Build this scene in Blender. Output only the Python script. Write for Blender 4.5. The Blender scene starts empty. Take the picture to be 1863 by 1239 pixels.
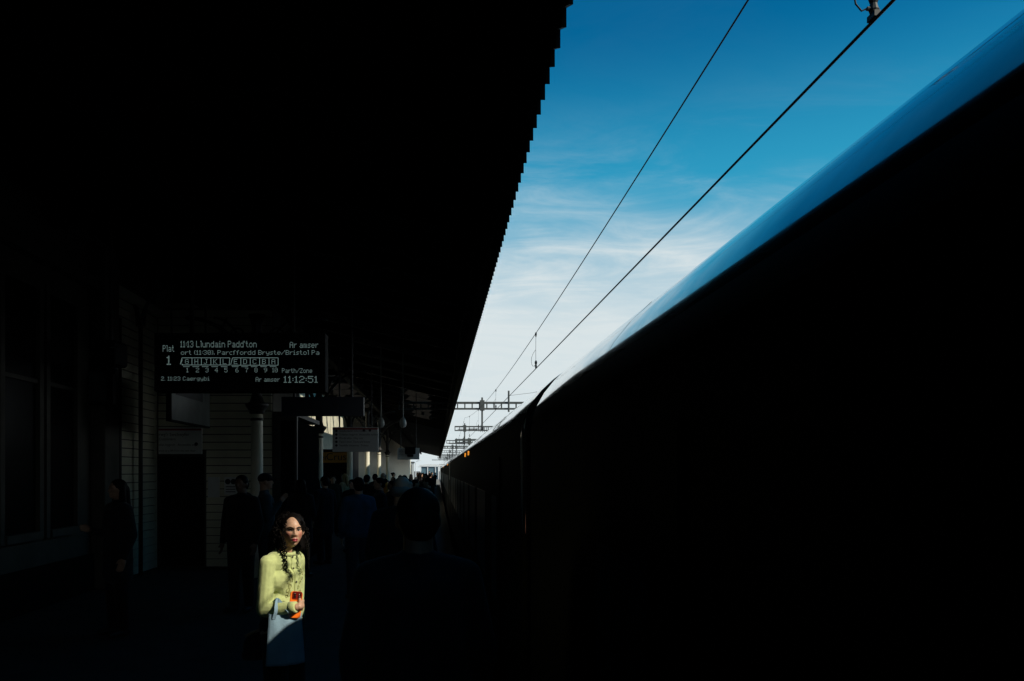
import bpy, bmesh, math, random
from mathutils import Vector, Matrix
import numpy as np
random.seed(7)
R = math.radians
SC = bpy.context.scene
COL = SC.collection

# ------------------------------------------------------------------ camera
HC = 1.95                      # camera height above the platform, the camera looks along +Y
FPX, VPX, VPY = 1449.0, 795.0, 856.0      # focal length and vanishing point in the photograph's pixels
cam = bpy.data.cameras.new('camera')
cam.lens = 36.0 * FPX / 1863.0
cam.sensor_width = 36.0
cam.shift_x = (931.5 - VPX) / 1863.0
cam.shift_y = (VPY - 619.5) / 1863.0
cam.clip_end = 6000
cam.clip_start = 0.05
co = bpy.data.objects.new('camera', cam)
co.location = (0, 0, HC)
co.rotation_euler = (R(90), 0, 0)
COL.objects.link(co)
SC.camera = co
SC.cycles.use_denoising = True
SC.cycles.max_bounces = 5
SC.cycles.diffuse_bounces = 3
SC.cycles.caustics_reflective = False
SC.cycles.caustics_refractive = False
SC.cycles.sample_clamp_indirect = 4.0

# ------------------------------------------------------------------ sun and sky
SUN_A = R(35)                  # the sun stands to the right and this far behind the camera's side
SLOPE = 0.93                   # rise of the rays over their run across the platform
SUN_EL = math.atan(SLOPE * math.cos(SUN_A))
S = Vector((math.cos(SUN_EL) * math.cos(SUN_A), -math.cos(SUN_EL) * math.sin(SUN_A), math.sin(SUN_EL)))
sl = bpy.data.lights.new('sun', 'SUN')
sl.energy = 4.6
sl.angle = R(0.53)
sl.color = (1.0, 0.93, 0.80)
so = bpy.data.objects.new('sun', sl)
so.rotation_euler = S.to_track_quat('Z', 'Y').to_euler()
so.location = (12, -8, 20)
COL.objects.link(so)

W = bpy.data.worlds.new('World')
SC.world = W
W.use_nodes = True
nt = W.node_tree
nt.nodes.clear()
def N(t, **kw):
    n = nt.nodes.new(t)
    for k, v in kw.items():
        setattr(n, k, v)
    return n
def L(a, b): nt.links.new(a, b)
out = N('ShaderNodeOutputWorld'); bg = N('ShaderNodeBackground')
bg.inputs['Strength'].default_value = 0.1
L(bg.outputs[0], out.inputs[0])
sky = N('ShaderNodeTexSky', sky_type='NISHITA')
sky.sun_disc = False
sky.sun_elevation = SUN_EL
sky.sun_rotation = math.atan2(S.x, S.y)
sky.air_density = 1.0; sky.dust_density = 0.35; sky.ozone_density = 4.0
hs = N('ShaderNodeHueSaturation')
hs.inputs['Hue'].default_value = 0.485
hs.inputs['Saturation'].default_value = 1.35
hs.inputs['Value'].default_value = 1.0
L(sky.outputs[0], hs.inputs['Color'])
tint = N('ShaderNodeMixRGB', blend_type='MULTIPLY'); tint.inputs[0].default_value = 1
L(hs.outputs[0], tint.inputs[1]); tint.inputs[2].default_value = (0.05, 0.93, 1.0, 1)
tc = N('ShaderNodeTexCoord')
sep = N('ShaderNodeSeparateXYZ'); L(tc.outputs['Generated'], sep.inputs[0])
def M(op, a, b=None, c=None):
    n = N('ShaderNodeMath', operation=op)
    for i, v in enumerate((a, b, c)):
        if v is None: continue
        if isinstance(v, (int, float)): n.inputs[i].default_value = v
        else: L(v, n.inputs[i])
    return n.outputs[0]
def mapr(v, a, b, c=0.0, d=1.0, kind='SMOOTHSTEP'):
    n = N('ShaderNodeMapRange', interpolation_type=kind)
    L(v, n.inputs[0])
    for i, x in enumerate((a, b, c, d)): n.inputs[1 + i].default_value = x
    return n.outputs[0]
z = sep.outputs['Z']
den = M('ADD', M('MAXIMUM', z, 0.0), 0.10)
px = M('DIVIDE', sep.outputs['X'], den); py = M('DIVIDE', sep.outputs['Y'], den)
cmb = N('ShaderNodeCombineXYZ'); L(px, cmb.inputs[0]); L(py, cmb.inputs[1])
def noise(scale, detail, rough, sx, sy, dist=0.0, rot=0.0, off=0.0):
    mp = N('ShaderNodeMapping'); L(cmb.outputs[0], mp.inputs[0])
    mp.inputs['Scale'].default_value = (sx, sy, 1)
    mp.inputs['Rotation'].default_value = (0, 0, rot)
    mp.inputs['Location'].default_value = (off, off * 0.7, 0)
    n = N('ShaderNodeTexNoise'); L(mp.outputs[0], n.inputs['Vector'])
    n.inputs['Scale'].default_value = scale; n.inputs['Detail'].default_value = detail
    n.inputs['Roughness'].default_value = rough; n.inputs['Distortion'].default_value = dist
    return n.outputs['Fac']
n1 = noise(0.75, 7, 0.58, 0.9, 1.25, 0.9, 0.5, 3.1)     # big veils of cirrus
n2 = noise(2.2, 10, 0.66, 0.8, 1.5, 1.2, 0.45, 9.4)     # streaky fibres
veil = mapr(M('ADD', M('MULTIPLY', n1, 0.45), M('MULTIPLY', n2, 0.55)), 0.44, 0.70)
low = mapr(z, 0.27, 0.43, 1.0, 0.03)                    # cirrus thin out with height
zz = M('ADD', z, M('MULTIPLY', M('SUBTRACT', M('ADD', M('MULTIPLY', n1, 0.55), M('MULTIPLY', n2, 0.45)), 0.5), -0.18))
haze = mapr(zz, 0.165, 0.36, 1.0, 0.0)                  # pale veil that thickens towards the horizon
fac = M('MINIMUM', M('ADD', M('MULTIPLY', haze, 0.93), M('MULTIPLY', M('MULTIPLY', veil, low), 0.24)), 0.96)
air = N('ShaderNodeMixRGB'); L(mapr(z, 0.28, 0.49, 0.9, 0.0), air.inputs[0]); L(tint.outputs[0], air.inputs[1])
air.inputs[2].default_value = (0.35, 3.7, 5.8, 1)     # brighter cyan air lower down
mix = N('ShaderNodeMixRGB'); L(fac, mix.inputs[0]); L(air.outputs[0], mix.inputs[1])
mix.inputs[2].default_value = (7.2, 7.85, 8.0, 1)
L(mix.outputs[0], bg.inputs['Color'])

vs = SC.view_settings
vs.view_transform = 'Standard'; vs.look = 'None'; vs.gamma = 1.0; vs.exposure = 0.0; vs.use_curve_mapping = False

# ------------------------------------------------------------------ helpers
def px2w(x, y, d):
    """the point at depth d that the photograph shows at pixel (x, y)"""
    return Vector(((x - VPX) * d / FPX, d, HC - (y - VPY) * d / FPX))

MATS = {}
def mat(name, col, rough=0.6, metal=0.0, var=0.12, vscale=6.0, bump=0.0, bscale=60.0, coat=0.0, spec=0.5, emit=None, estr=0.0, sheen=0.0, trans=0.0):
    if name in MATS: return MATS[name]
    m = bpy.data.materials.new(name); m.use_nodes = True
    t = m.node_tree; b = t.nodes['Principled BSDF']
    b.inputs['Roughness'].default_value = rough; b.inputs['Metallic'].default_value = metal
    b.inputs['Specular IOR Level'].default_value = spec
    b.inputs['Coat Weight'].default_value = coat; b.inputs['Coat Roughness'].default_value = 0.04
    b.inputs['Sheen Weight'].default_value = sheen
    b.inputs['Transmission Weight'].default_value = trans
    tcn = t.nodes.new('ShaderNodeTexCoord')
    nz = t.nodes.new('ShaderNodeTexNoise'); nz.inputs['Scale'].default_value = vscale; nz.inputs['Detail'].default_value = 6
    t.links.new(tcn.outputs['Object'], nz.inputs['Vector'])
    rp = t.nodes.new('ShaderNodeValToRGB')
    lo = [max(0, c * (1 - 2 * var)) for c in col]; hi = [min(1, c * (1 + 2 * var)) for c in col]
    rp.color_ramp.elements[0].position = 0.25; rp.color_ramp.elements[1].position = 0.75
    rp.color_ramp.elements[0].color = (*lo, 1); rp.color_ramp.elements[1].color = (*hi, 1)
    t.links.new(nz.outputs['Fac'], rp.inputs[0]); t.links.new(rp.outputs[0], b.inputs['Base Color'])
    if bump:
        n2 = t.nodes.new('ShaderNodeTexNoise'); n2.inputs['Scale'].default_value = bscale; n2.inputs['Detail'].default_value = 4
        t.links.new(tcn.outputs['Object'], n2.inputs['Vector'])
        bp = t.nodes.new('ShaderNodeBump'); bp.inputs['Strength'].default_value = bump; bp.inputs['Distance'].default_value = 0.01
        t.links.new(n2.outputs['Fac'], bp.inputs['Height']); t.links.new(bp.outputs[0], b.inputs['Normal'])
    if emit:
        b.inputs['Emission Color'].default_value = (*emit, 1); b.inputs['Emission Strength'].default_value = estr
    MATS[name] = m
    return m

class MB:
    """collects boxes, bars, tubes and lathes into one mesh"""
    def __init__(s): s.v = []; s.f = []
    def add(s, vs_, fs):
        o = len(s.v); s.v += [tuple(v) for v in vs_]; s.f += [tuple(i + o for i in f) for f in fs]; return s
    def box(s, x0, x1, y0, y1, z0, z1):
        return s.add([(x0,y0,z0),(x1,y0,z0),(x1,y1,z0),(x0,y1,z0),(x0,y0,z1),(x1,y0,z1),(x1,y1,z1),(x0,y1,z1)],
              [(0,3,2,1),(4,5,6,7),(0,1,5,4),(1,2,6,5),(2,3,7,6),(3,0,4,7)])
    def prism(s, pts, axis, a0, a1):
        """extrude a polygon (list of pairs) along an axis 'x','y','z'"""
        n = len(pts)
        def p(u, w, a): return {'x': (a, u, w), 'y': (u, a, w), 'z': (u, w, a)}[axis]
        vs_ = [p(u, w, a0) for u, w in pts] + [p(u, w, a1) for u, w in pts]
        fs = [tuple(range(n))[::-1], tuple(range(n, 2 * n))] + [(i, (i + 1) % n, n + (i + 1) % n, n + i) for i in range(n)]
        return s.add(vs_, fs)
    def tube(s, pts, r, n=8, cap=True):
        pts = [Vector(p) for p in pts]; rs = r if isinstance(r, (list, tuple)) else [r] * len(pts)
        vs_ = []; fs = []
        up = Vector((0.013, 0.021, 1)).normalized()
        prev = None
        for i, p in enumerate(pts):
            t = (pts[min(i + 1, len(pts) - 1)] - pts[max(i - 1, 0)]).normalized()
            if prev is None:
                a = t.cross(up)
                if a.length < 0.05: a = t.cross(Vector((1, 0, 0)))
            else:
                a = prev - t * prev.dot(t)
                if a.length < 1e-4: a = t.cross(up)
            a.normalize(); prev = a; b = t.cross(a)
            for k in range(n):
                q = 2 * math.pi * k / n
                vs_.append(p + (a * math.cos(q) + b * math.sin(q)) * rs[i])
        for i in range(len(pts) - 1):
            for k in range(n):
                fs.append((i*n+k, i*n+(k+1)%n, (i+1)*n+(k+1)%n, (i+1)*n+k))
        if cap: fs += [tuple(range(n))[::-1], tuple(range((len(pts)-1)*n, len(pts)*n))]
        return s.add(vs_, fs)
    def lathe(s, prof, c=(0, 0, 0), n=24):
        vs_ = []; fs = []
        for r, z_ in prof:
            for k in range(n):
                q = 2 * math.pi * k / n; vs_.append((c[0] + r * math.cos(q), c[1] + r * math.sin(q), c[2] + z_))
        for i in range(len(prof) - 1):
            for k in range(n): fs.append((i*n+k, i*n+(k+1)%n, (i+1)*n+(k+1)%n, (i+1)*n+k))
        fs += [tuple(range(n))[::-1], tuple(range((len(prof)-1)*n, len(prof)*n))]
        return s.add(vs_, fs)
    def ball(s, c, r, n=12, m=8):
        rx, ry, rz = r if isinstance(r, (tuple, list)) else (r, r, r)
        vs_ = [(c[0], c[1], c[2] + rz)]
        for i in range(1, m):
            th = math.pi * i / m
            for k in range(n):
                q = 2 * math.pi * k / n
                vs_.append((c[0] + rx*math.sin(th)*math.cos(q), c[1] + ry*math.sin(th)*math.sin(q), c[2] + rz*math.cos(th)))
        vs_.append((c[0], c[1], c[2] - rz)); e = len(vs_) - 1
        fs = [(0, 1+k, 1+(k+1)%n) for k in range(n)]
        for i in range(m - 2):
            for k in range(n): fs.append((1+i*n+k, 1+(i+1)*n+k, 1+(i+1)*n+(k+1)%n, 1+i*n+(k+1)%n))
        fs += [(e, 1+(m-2)*n+(k+1)%n, 1+(m-2)*n+k) for k in range(n)]
        return s.add(vs_, fs)
    def cone(s, p1, r1, p2, r2, n=12):
        """a tapered limb with round ends"""
        p1 = Vector(p1); p2 = Vector(p2); d = p2 - p1
        if d.length < 1e-5: return s.ball(p1, r1)
        d.normalize(); pts = []; rs = []
        for a in (-80, -55, -25, 0): pts.append(p1 + d * r1 * math.sin(R(a))); rs.append(r1 * math.cos(R(a)))
        for a in (0, 25, 55, 80): pts.append(p2 + d * r2 * math.sin(R(a))); rs.append(r2 * math.cos(R(a)))
        return s.tube(pts, rs, n)
    def mesh(s, name, smooth=False):
        me = bpy.data.meshes.new(name); me.from_pydata(s.v, [], s.f)
        bm = bmesh.new(); bm.from_mesh(me); bmesh.ops.recalc_face_normals(bm, faces=bm.faces[:])
        for f in bm.faces: f.smooth = smooth
        bm.to_mesh(me); bm.free(); return me
    def build(s, name, m, parent=None, smooth=False, bevel=0.0):
        o = bpy.data.objects.new(name, s.mesh(name, smooth)); COL.objects.link(o)
        o.data.materials.append(m)
        if parent: o.parent = parent
        if bevel:
            b = o.modifiers.new('bevel', 'BEVEL'); b.width = bevel; b.segments = 2; b.limit_method = 'ANGLE'; b.angle_limit = R(40)
        return o

def tag(o, label=None, cat=None, group=None, kind=None):
    if label: o['label'] = label
    if cat: o['category'] = cat
    if group: o['group'] = group
    if kind: o['kind'] = kind
    return o
def thing(name, label, cat, loc=(0, 0, 0), rz=0.0, group=None):
    o = bpy.data.objects.new(name, None); COL.objects.link(o)
    o.location = loc; o.rotation_euler = (0, 0, rz); o.empty_display_size = 0.1
    return tag(o, label, cat, group)
def put(name, me, m, parent=None, loc=(0, 0, 0), rot=(0, 0, 0)):
    """one more object that shares mesh data"""
    o = bpy.data.objects.new(name, me); COL.objects.link(o); o.parent = parent
    o.location = loc; o.rotation_euler = rot
    if m and not me.materials: me.materials.append(m)
    return o
def copy_tree(o, parent=None):
    c = o.copy(); COL.objects.link(c); c.parent = parent; c.matrix_parent_inverse = o.matrix_parent_inverse.copy()
    for ch in list(o.children): copy_tree(ch, c)
    return c
def text_mesh(s, size, align='LEFT', depth=0.0):
    cu = bpy.data.curves.new('lettering', 'FONT'); cu.body = s; cu.size = size; cu.align_x = align; cu.extrude = depth
    o = bpy.data.objects.new('lettering', cu); COL.objects.link(o)
    bpy.context.view_layer.update()
    me = bpy.data.meshes.new_from_object(o.evaluated_get(bpy.context.evaluated_depsgraph_get()))
    bpy.data.objects.remove(o); return me
def lettering(s, size, m, parent, loc, rot=(R(90), 0, 0), align='LEFT', name='lettering'):
    me = text_mesh(s, size, align); me.materials.append(m)
    return put(name, me, None, parent, loc, rot)
# ------------------------------------------------------------------ materials
M_asph = mat('platform asphalt', (0.045, 0.044, 0.043), 0.75, var=0.25, vscale=3, bump=0.3, bscale=120)
M_ball = mat('ballast', (0.09, 0.08, 0.07), 0.9, var=0.35, vscale=25, bump=0.8, bscale=30)
M_cope = mat('coping stone', (0.22, 0.21, 0.19), 0.8, bump=0.2)
M_yel = mat('yellow line paint', (0.6, 0.42, 0.03), 0.6)
M_rail = mat('rail steel', (0.25, 0.2, 0.17), 0.35, 0.9)
M_conc = mat('concrete', (0.3, 0.29, 0.27), 0.8, bump=0.2)
M_cream = mat('cream board paint', (0.72, 0.69, 0.53), 0.55, var=0.08, vscale=2.5, bump=0.05, bscale=40)
M_creamc = mat('cream column paint', (0.74, 0.71, 0.56), 0.4, var=0.06, vscale=4)
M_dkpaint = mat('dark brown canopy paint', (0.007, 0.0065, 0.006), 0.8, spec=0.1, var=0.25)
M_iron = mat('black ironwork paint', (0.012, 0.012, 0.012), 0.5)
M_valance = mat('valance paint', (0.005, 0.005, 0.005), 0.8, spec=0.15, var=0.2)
M_poster = mat('grey poster print', (0.16, 0.18, 0.18), 0.3, var=0.2, vscale=3)
M_glass = mat('dark window glass', (0.004, 0.005, 0.006), 0.3, spec=0.06, var=0.05)
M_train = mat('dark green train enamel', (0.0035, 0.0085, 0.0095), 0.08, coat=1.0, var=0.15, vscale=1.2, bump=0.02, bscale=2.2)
M_trainr = mat('train roof grey green', (0.006, 0.012, 0.014), 0.22, coat=1.0, var=0.2)
_t = M_train.node_tree; _b = _t.nodes['Principled BSDF']            # grime: streaks that dull the enamel here and there
_tc = _t.nodes.new('ShaderNodeTexCoord'); _mp = _t.nodes.new('ShaderNodeMapping'); _mp.inputs['Scale'].default_value = (1.2, 5.0, 0.8)
_nz = _t.nodes.new('ShaderNodeTexNoise'); _nz.inputs['Scale'].default_value = 2.5; _nz.inputs['Detail'].default_value = 8; _nz.inputs['Roughness'].default_value = 0.7
_t.links.new(_tc.outputs['Object'], _mp.inputs[0]); _t.links.new(_mp.outputs[0], _nz.inputs['Vector'])
for _sk, _lo, _hi in (('Coat Roughness', 0.015, 0.10), ('Coat Weight', 1.0, 0.72)):
    _mr = _t.nodes.new('ShaderNodeMapRange'); _t.links.new(_nz.outputs['Fac'], _mr.inputs[0])
    for _i, _v in enumerate((0.42, 0.75, _lo, _hi)): _mr.inputs[1 + _i].default_value = _v
    _t.links.new(_mr.outputs[0], _b.inputs[_sk])
M_side = mat('shaded dark green side', (0.0016, 0.0032, 0.0032), 0.6, spec=0.04, var=0.2, vscale=1.5)  # enamel made darker and duller: the side's shade is in its colour
M_tglass = mat('tinted carriage glass', (0.002, 0.002, 0.003), 0.3, spec=0.12)
M_kglass = mat('kiosk glass', (0.006, 0.008, 0.009), 0.8, spec=0.0)
M_trubber = mat('black rubber', (0.008, 0.008, 0.008), 0.7)
M_under = mat('underframe black', (0.01, 0.01, 0.01), 0.7)
M_steel = mat('weathered gantry steel', (0.06, 0.07, 0.068), 0.6, 0.0, var=0.15, vscale=10)
M_wire = mat('weathered wire', (0.03, 0.032, 0.03), 0.55, 0.4)
M_ins = mat('insulator', (0.10, 0.10, 0.11), 0.35)
M_white = mat('white sign panel', (0.75, 0.77, 0.76), 0.35, var=0.03)
M_navy = mat('navy sign panel', (0.008, 0.012, 0.035), 0.35, var=0.05)
M_red = mat('red stripe', (0.35, 0.02, 0.02), 0.4)
M_black = mat('black plastic', (0.006, 0.006, 0.007), 0.7, spec=0.12)
M_ink = mat('sign ink', (0.01, 0.012, 0.02), 0.5)
M_inkw = mat('white sign ink', (0.3, 0.32, 0.34), 0.5)
M_led = mat('display diodes', (0.02, 0.02, 0.02), 0.5, emit=(0.50, 0.72, 0.70), estr=0.18)
M_amber = mat('amber lamp', (0.5, 0.2, 0.02), 0.3, emit=(1.0, 0.36, 0.04), estr=0.75)
M_fascia = mat('orange shop fascia', (0.42, 0.2, 0.02), 0.4, var=0.06)
M_brick = mat('shade block cladding', (0.22, 0.2, 0.18), 0.7)
M_whitep = mat('white shelter paint', (0.75, 0.77, 0.77), 0.4)
M_bglass = mat('blue grey shelter glass', (0.10, 0.17, 0.21), 0.15)

# ------------------------------------------------------------------ ground, tracks, platform
RAIL = -0.915
PEDGE = 0.36                    # platform edge
WALLX = -5.6
CX = 1.82                       # centre of the near track
tag(MB().add([(-3000, -3000, -1.25), (3000, -3000, -1.25), (3000, 3000, -1.25), (-3000, 3000, -1.25)], [(0, 1, 2, 3)]).build('ground', M_ball), kind='structure')
tag(MB().box(WALLX - 12, PEDGE, -70, 172, -1.2, 0).build('platform', M_asph), kind='structure')
pc = tag(MB().box(PEDGE - 0.6, PEDGE + 0.04, -70, 172, 0.004, 0.03).build('platform_edge', M_cope, bevel=0.01), kind='structure')
MB().box(PEDGE - 0.78, PEDGE - 0.68, -70, 172, 0.002, 0.006).build('yellow_line', M_yel, pc)
tk = tag(MB().box(PEDGE + 0.1, 5.2, -70, 400, -1.2, RAIL - 0.17).build('track_bed', M_ball), kind='structure')
for s in (-1, 1):
    MB().box(CX + s * 0.7525 - 0.035, CX + s * 0.7525 + 0.035, -70, 400, RAIL - 0.15, RAIL).build('rail', M_rail, tk)
slm = MB().box(CX - 1.25, CX + 1.25, -0.13, 0.13, RAIL - 0.3, RAIL - 0.15).mesh('sleeper'); slm.materials.append(M_conc)
for i in range(60): put('sleeper', slm, None, tk, (0, -4 + i * 0.65, 0))

# ------------------------------------------------------------------ the station building on the left
wb = thing('station_building', 'long cream station building with tall dark windows along the left of the platform', 'building', (WALLX, 8, 0))
def wpart(mb, name, m, parent=wb, **k):
    o = mb.build(name, m, None, **k); o.parent = parent
    o.matrix_parent_inverse = Matrix.Translation(parent.location).inverted(); return o
FRONT_D = 15.9                                    # kiosk front that faces the camera
M_stone = mat('dark stone wall', (0.065, 0.062, 0.052), 0.8, var=0.2, vscale=2, bump=0.2, bscale=12)  # even dark tone for the near walls and behind the boards
wpart(MB().box(WALLX - 6, WALLX - 0.03, -60, 13.0, 0.02, 5.9), 'wall', M_stone)
wpart(MB().box(WALLX - 6, WALLX - 0.03, 13.003, 15.9, 0.02, 5.9), 'wall', M_stone)
wpart(MB().box(WALLX - 6, WALLX - 0.03, 15.903, 172, 0.02, 5.9), 'wall', M_cream)
wpart(MB().box(WALLX - 0.03, WALLX + 0.14, -60, 12.9, 4.02 + 0.86, 4.02 + 1.02), 'cornice', M_stone)
wpart(MB().box(WALLX - 0.03, WALLX + 0.05, -60, 12.9, 0.02, 0.6), 'plinth', M_dkpaint)
def window(y0, y1, z0, z1):
    f = MB(); w = 0.11
    f.box(WALLX - 0.028, WALLX + 0.06, y0 - w, y0, z0 - w, z1 + w).box(WALLX - 0.028, WALLX + 0.06, y1, y1 + w, z0 - w, z1 + w)
    f.box(WALLX - 0.028, WALLX + 0.06, y0, y1, z1, z1 + w).box(WALLX - 0.028, WALLX + 0.09, y0, y1, z0 - w, z0)
    f.box(WALLX - 0.028, WALLX + 0.03, y0, y1, z0 + (z1 - z0) * 0.62 - 0.03, z0 + (z1 - z0) * 0.62 + 0.03)
    fr = wpart(f, 'window', M_stone)
    zs = z0 + (z1 - z0) * 0.62
    for a, b in ((z0, zs - 0.03), (zs + 0.03, z1)):
        p = MB().box(WALLX - 0.02, WALLX - 0.005, y0, y1, a, b).build('pane', M_glass, fr); p.matrix_parent_inverse = fr.matrix_world.inverted()
for d0, d1 in ((-8, -6.8), (-5.6, -4.4), (-3.2, -2.0), (-0.8, 0.4), (2.6, 3.8), (5.0, 6.2), (7.4, 8.6), (10.22, 11.12), (11.42, 12.28)):
    window(d0, d1, 1.1, 4.48)
wpart(MB().box(WALLX - 0.03, WALLX + 0.22, 12.92, 13.5, 0.02, 5.6), 'pilaster', M_stone, bevel=0.02)
# boarded wall past the pilaster, board by board
pl = MB().prism([(0, 0.016), (0.05, 0.012), (0.042, 0.150), (0, 0.150)], 'y', 13.52, FRONT_D - 0.02).mesh('board'); pl.materials.append(M_cream)
for i in range(32):
    o = put('board', pl, None, wb); o.location = (WALLX - 0.025 - wb.location.x + wb.location.x * 0, -wb.location.y, 0.02 + i * 0.155)
    o.location = (-0.025, -8, 0.02 + i * 0.155)
wpart(MB().box(WALLX - 0.02, WALLX + 0.16, 13.52, FRONT_D - 0.02, 5.0, 5.14), 'dado_rail', M_cream, bevel=0.02)
# rain pipes on the boarded wall
for d, x in ((13.62, WALLX + 0.17), (14.65, WALLX + 0.15)):
    o = MB().tube([(x, d, 0.02), (x, d, 4.55)], 0.038, 10).build('rain_pipe', M_iron, None, True)
    tag(o, 'thin black rain pipe at the end of the dark windows' if d < 14 else 'thin black rain pipe in the middle of the boarded wall', 'pipe')
# iron bracket above the pipe
def spandrel(mb, x, y, z0, z1, reach, dirs=(-1, 1), r=0.03):
    for s in dirs:
        arc = [(x + s * reach * (1 - math.cos(R(a))), y, z0 + (z1 - z0) * math.sin(R(a))) for a in range(0, 91, 9)]
        mb.tube(arc, r, 8)
        arc2 = [(x + s * (0.07 + (reach - 0.1) * 0.6 * (1 - math.cos(R(a)))), y, z0 + 0.1 + (z1 - z0 - 0.1) * math.sin(R(a))) for a in range(0, 91, 10)]
        mb.tube(arc2, r * 0.6, 6)
        cx_, cz_ = x + s * reach * 0.28, z0 + (z1 - z0) * 0.80
        mb.tube([(cx_ + 0.12 * math.cos(R(a)), y, cz_ + 0.12 * math.sin(R(a))) for a in range(0, 361, 30)], r * 0.55, 6, False)
        mb.tube([(x + s * reach * 0.52, y, cz_ + 0.05), (x + s * reach * 0.42, y, z1)], r * 0.5, 6)
br = MB(); spandrel(br, WALLX + 0.15, 14.65, 4.5, 5.35, 0.62, r=0.035)
tag(br.build('wall_bracket', M_iron, None, True), 'scrolled black iron bracket high on the boarded wall above the display board', 'bracket')

# kiosk front: boards that face the camera, doorway, glazed corner
kx0, kx1 = WALLX, (497 - VPX) * FRONT_D / FPX
kg = (541 - VPX) * FRONT_D / FPX
kz = thing('platform_kiosk', 'cream boarded kiosk front with a dark doorway facing along the platform', 'kiosk', ((kx0 + kg) / 2, FRONT_D + 1.5, 0))
kw = lambda mb, name, m, **k: wpart(mb, name, m, kz, **k)
dx0, dx1 = (286 - VPX) * FRONT_D / FPX, (372 - VPX) * FRONT_D / FPX
DZ = HC + 26 * FRONT_D / FPX                     # top of the doorway
kw(MB().box(kx0 + 0.02, dx0 - 0.02, FRONT_D, FRONT_D + 3.0, 0.02, DZ).box(dx1, kx1, FRONT_D, FRONT_D + 3.0, 0.02, DZ).box(kx0 + 0.02, kx1, FRONT_D, FRONT_D + 3.0, DZ, 5.2), 'wall', M_stone)
pl2 = MB().prism([(0, 0.016), (-0.05, 0.012), (-0.042, 0.150), (0, 0.150)], 'x', dx1 + 0.05, kx1 - 0.02).mesh('board'); pl2.materials.append(M_cream)
pl3 = MB().prism([(0, 0.016), (-0.05, 0.012), (-0.042, 0.150), (0, 0.150)], 'x', kx0 + 0.05, kx1 - 0.02).mesh('board'); pl3.materials.append(M_cream)
for i in range(33):
    zz = 0.03 + i * 0.155
    o = put('board', pl2 if zz < DZ else pl3, None, kz); o.location = (-kz.location.x, -1.5, zz)
kw(MB().box(dx0, dx1, FRONT_D + 0.25, FRONT_D + 0.3, 0.02, DZ - 0.01), 'door', M_black)
kw(MB().box(dx0 - 0.06, dx0, FRONT_D - 0.06, FRONT_D + 0.02, 0.02, 3.1), 'door_post', M_cream)
kw(MB().box(kx1, kx1 + 0.16, FRONT_D - 0.05, FRONT_D + 0.1, 0.02, 2.95).box(kg - 0.05, kg, FRONT_D - 0.05, FRONT_D + 0.05, 0.02, 2.95).box(kx1, kg, FRONT_D - 0.05, FRONT_D + 0.1, 2.95, 3.03), 'glazing_frame', M_iron)
kw(MB().box(kx1 + 0.16, kg - 0.05, FRONT_D, FRONT_D + 0.02, 0.02, 2.95), 'pane', M_kglass)
kw(MB().box(kg - 0.04, kg - 0.02, FRONT_D + 0.05, FRONT_D + 3.0, 0.02, 2.95), 'pane', M_kglass)
kw(MB().box(kx1, kg, FRONT_D - 0.08, FRONT_D + 3.0, 3.03, 3.12), 'roof', M_iron)
# notices beside the doorway
for nx0, nx1, ny0, ny1, lab in ((378, 399, 868, 905, 'pale notice board on the kiosk wall beside the doorway'), (408, 431, 868, 900, 'pale poster with two dark discs on the kiosk wall')):
    a = px2w(nx0, ny1, FRONT_D - 0.07); b = px2w(nx1, ny0, FRONT_D - 0.07)
    t = thing('notice', lab, 'notice', ((a.x + b.x) / 2, FRONT_D - 0.03, a.z))
    wpart(MB().box(a.x, b.x, FRONT_D - 0.07, FRONT_D - 0.032, a.z, b.z), 'panel', M_white, t)
    if nx0 > 400:
        for k in (0.28, 0.72):
            wpart(MB().prism([(a.x + (b.x - a.x) * k + 0.055 * math.cos(q * 0.5236), b.z - 0.09 + 0.055 * math.sin(q * 0.5236)) for q in range(12)], 'y', FRONT_D - 0.074, FRONT_D - 0.0705), 'dark_disc', M_ink, t)
        for k in range(3): wpart(MB().box(a.x + 0.03, b.x - 0.03, FRONT_D - 0.074, FRONT_D - 0.0705, b.z - 0.2 - k * 0.05, b.z - 0.185 - k * 0.05), 'print_line', M_ink, t)

# far shop with the orange fascia
SD = 31.0
sx0, sx1 = (541 - VPX) * SD / FPX, (634 - VPX) * SD / FPX
sh = thing('shop_front', 'dark shop front with an orange lettered fascia past the kiosk', 'shop', ((sx0 + sx1) / 2, SD, 0))
f0, f1 = HC + 14 * SD / FPX, HC + 33 * SD / FPX
wpart(MB().box(sx0, sx1, SD, SD + 4, 0.02, 2.78), 'wall', M_black, sh)
wpart(MB().box(sx0, sx1, SD - 0.12, SD - 0.002, f0, f1), 'fascia', M_fascia, sh, bevel=0.01)
wpart(MB().box(sx0 + 0.15, sx1 - 0.15, SD - 0.03, SD - 0.004, 0.4, f0 - 0.1), 'pane', M_glass, sh)
for s_, xx, sz in (('Upper', (556 - VPX) * SD / FPX, 0.34), ('Crust', (594 - VPX) * SD / FPX, 0.40)):
    o = lettering(s_, sz, M_ink, None, (xx, SD - 0.124, f0 + 0.10)); o.parent = sh; o.matrix_parent_inverse = Matrix.Translation(sh.location).inverted()
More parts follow.
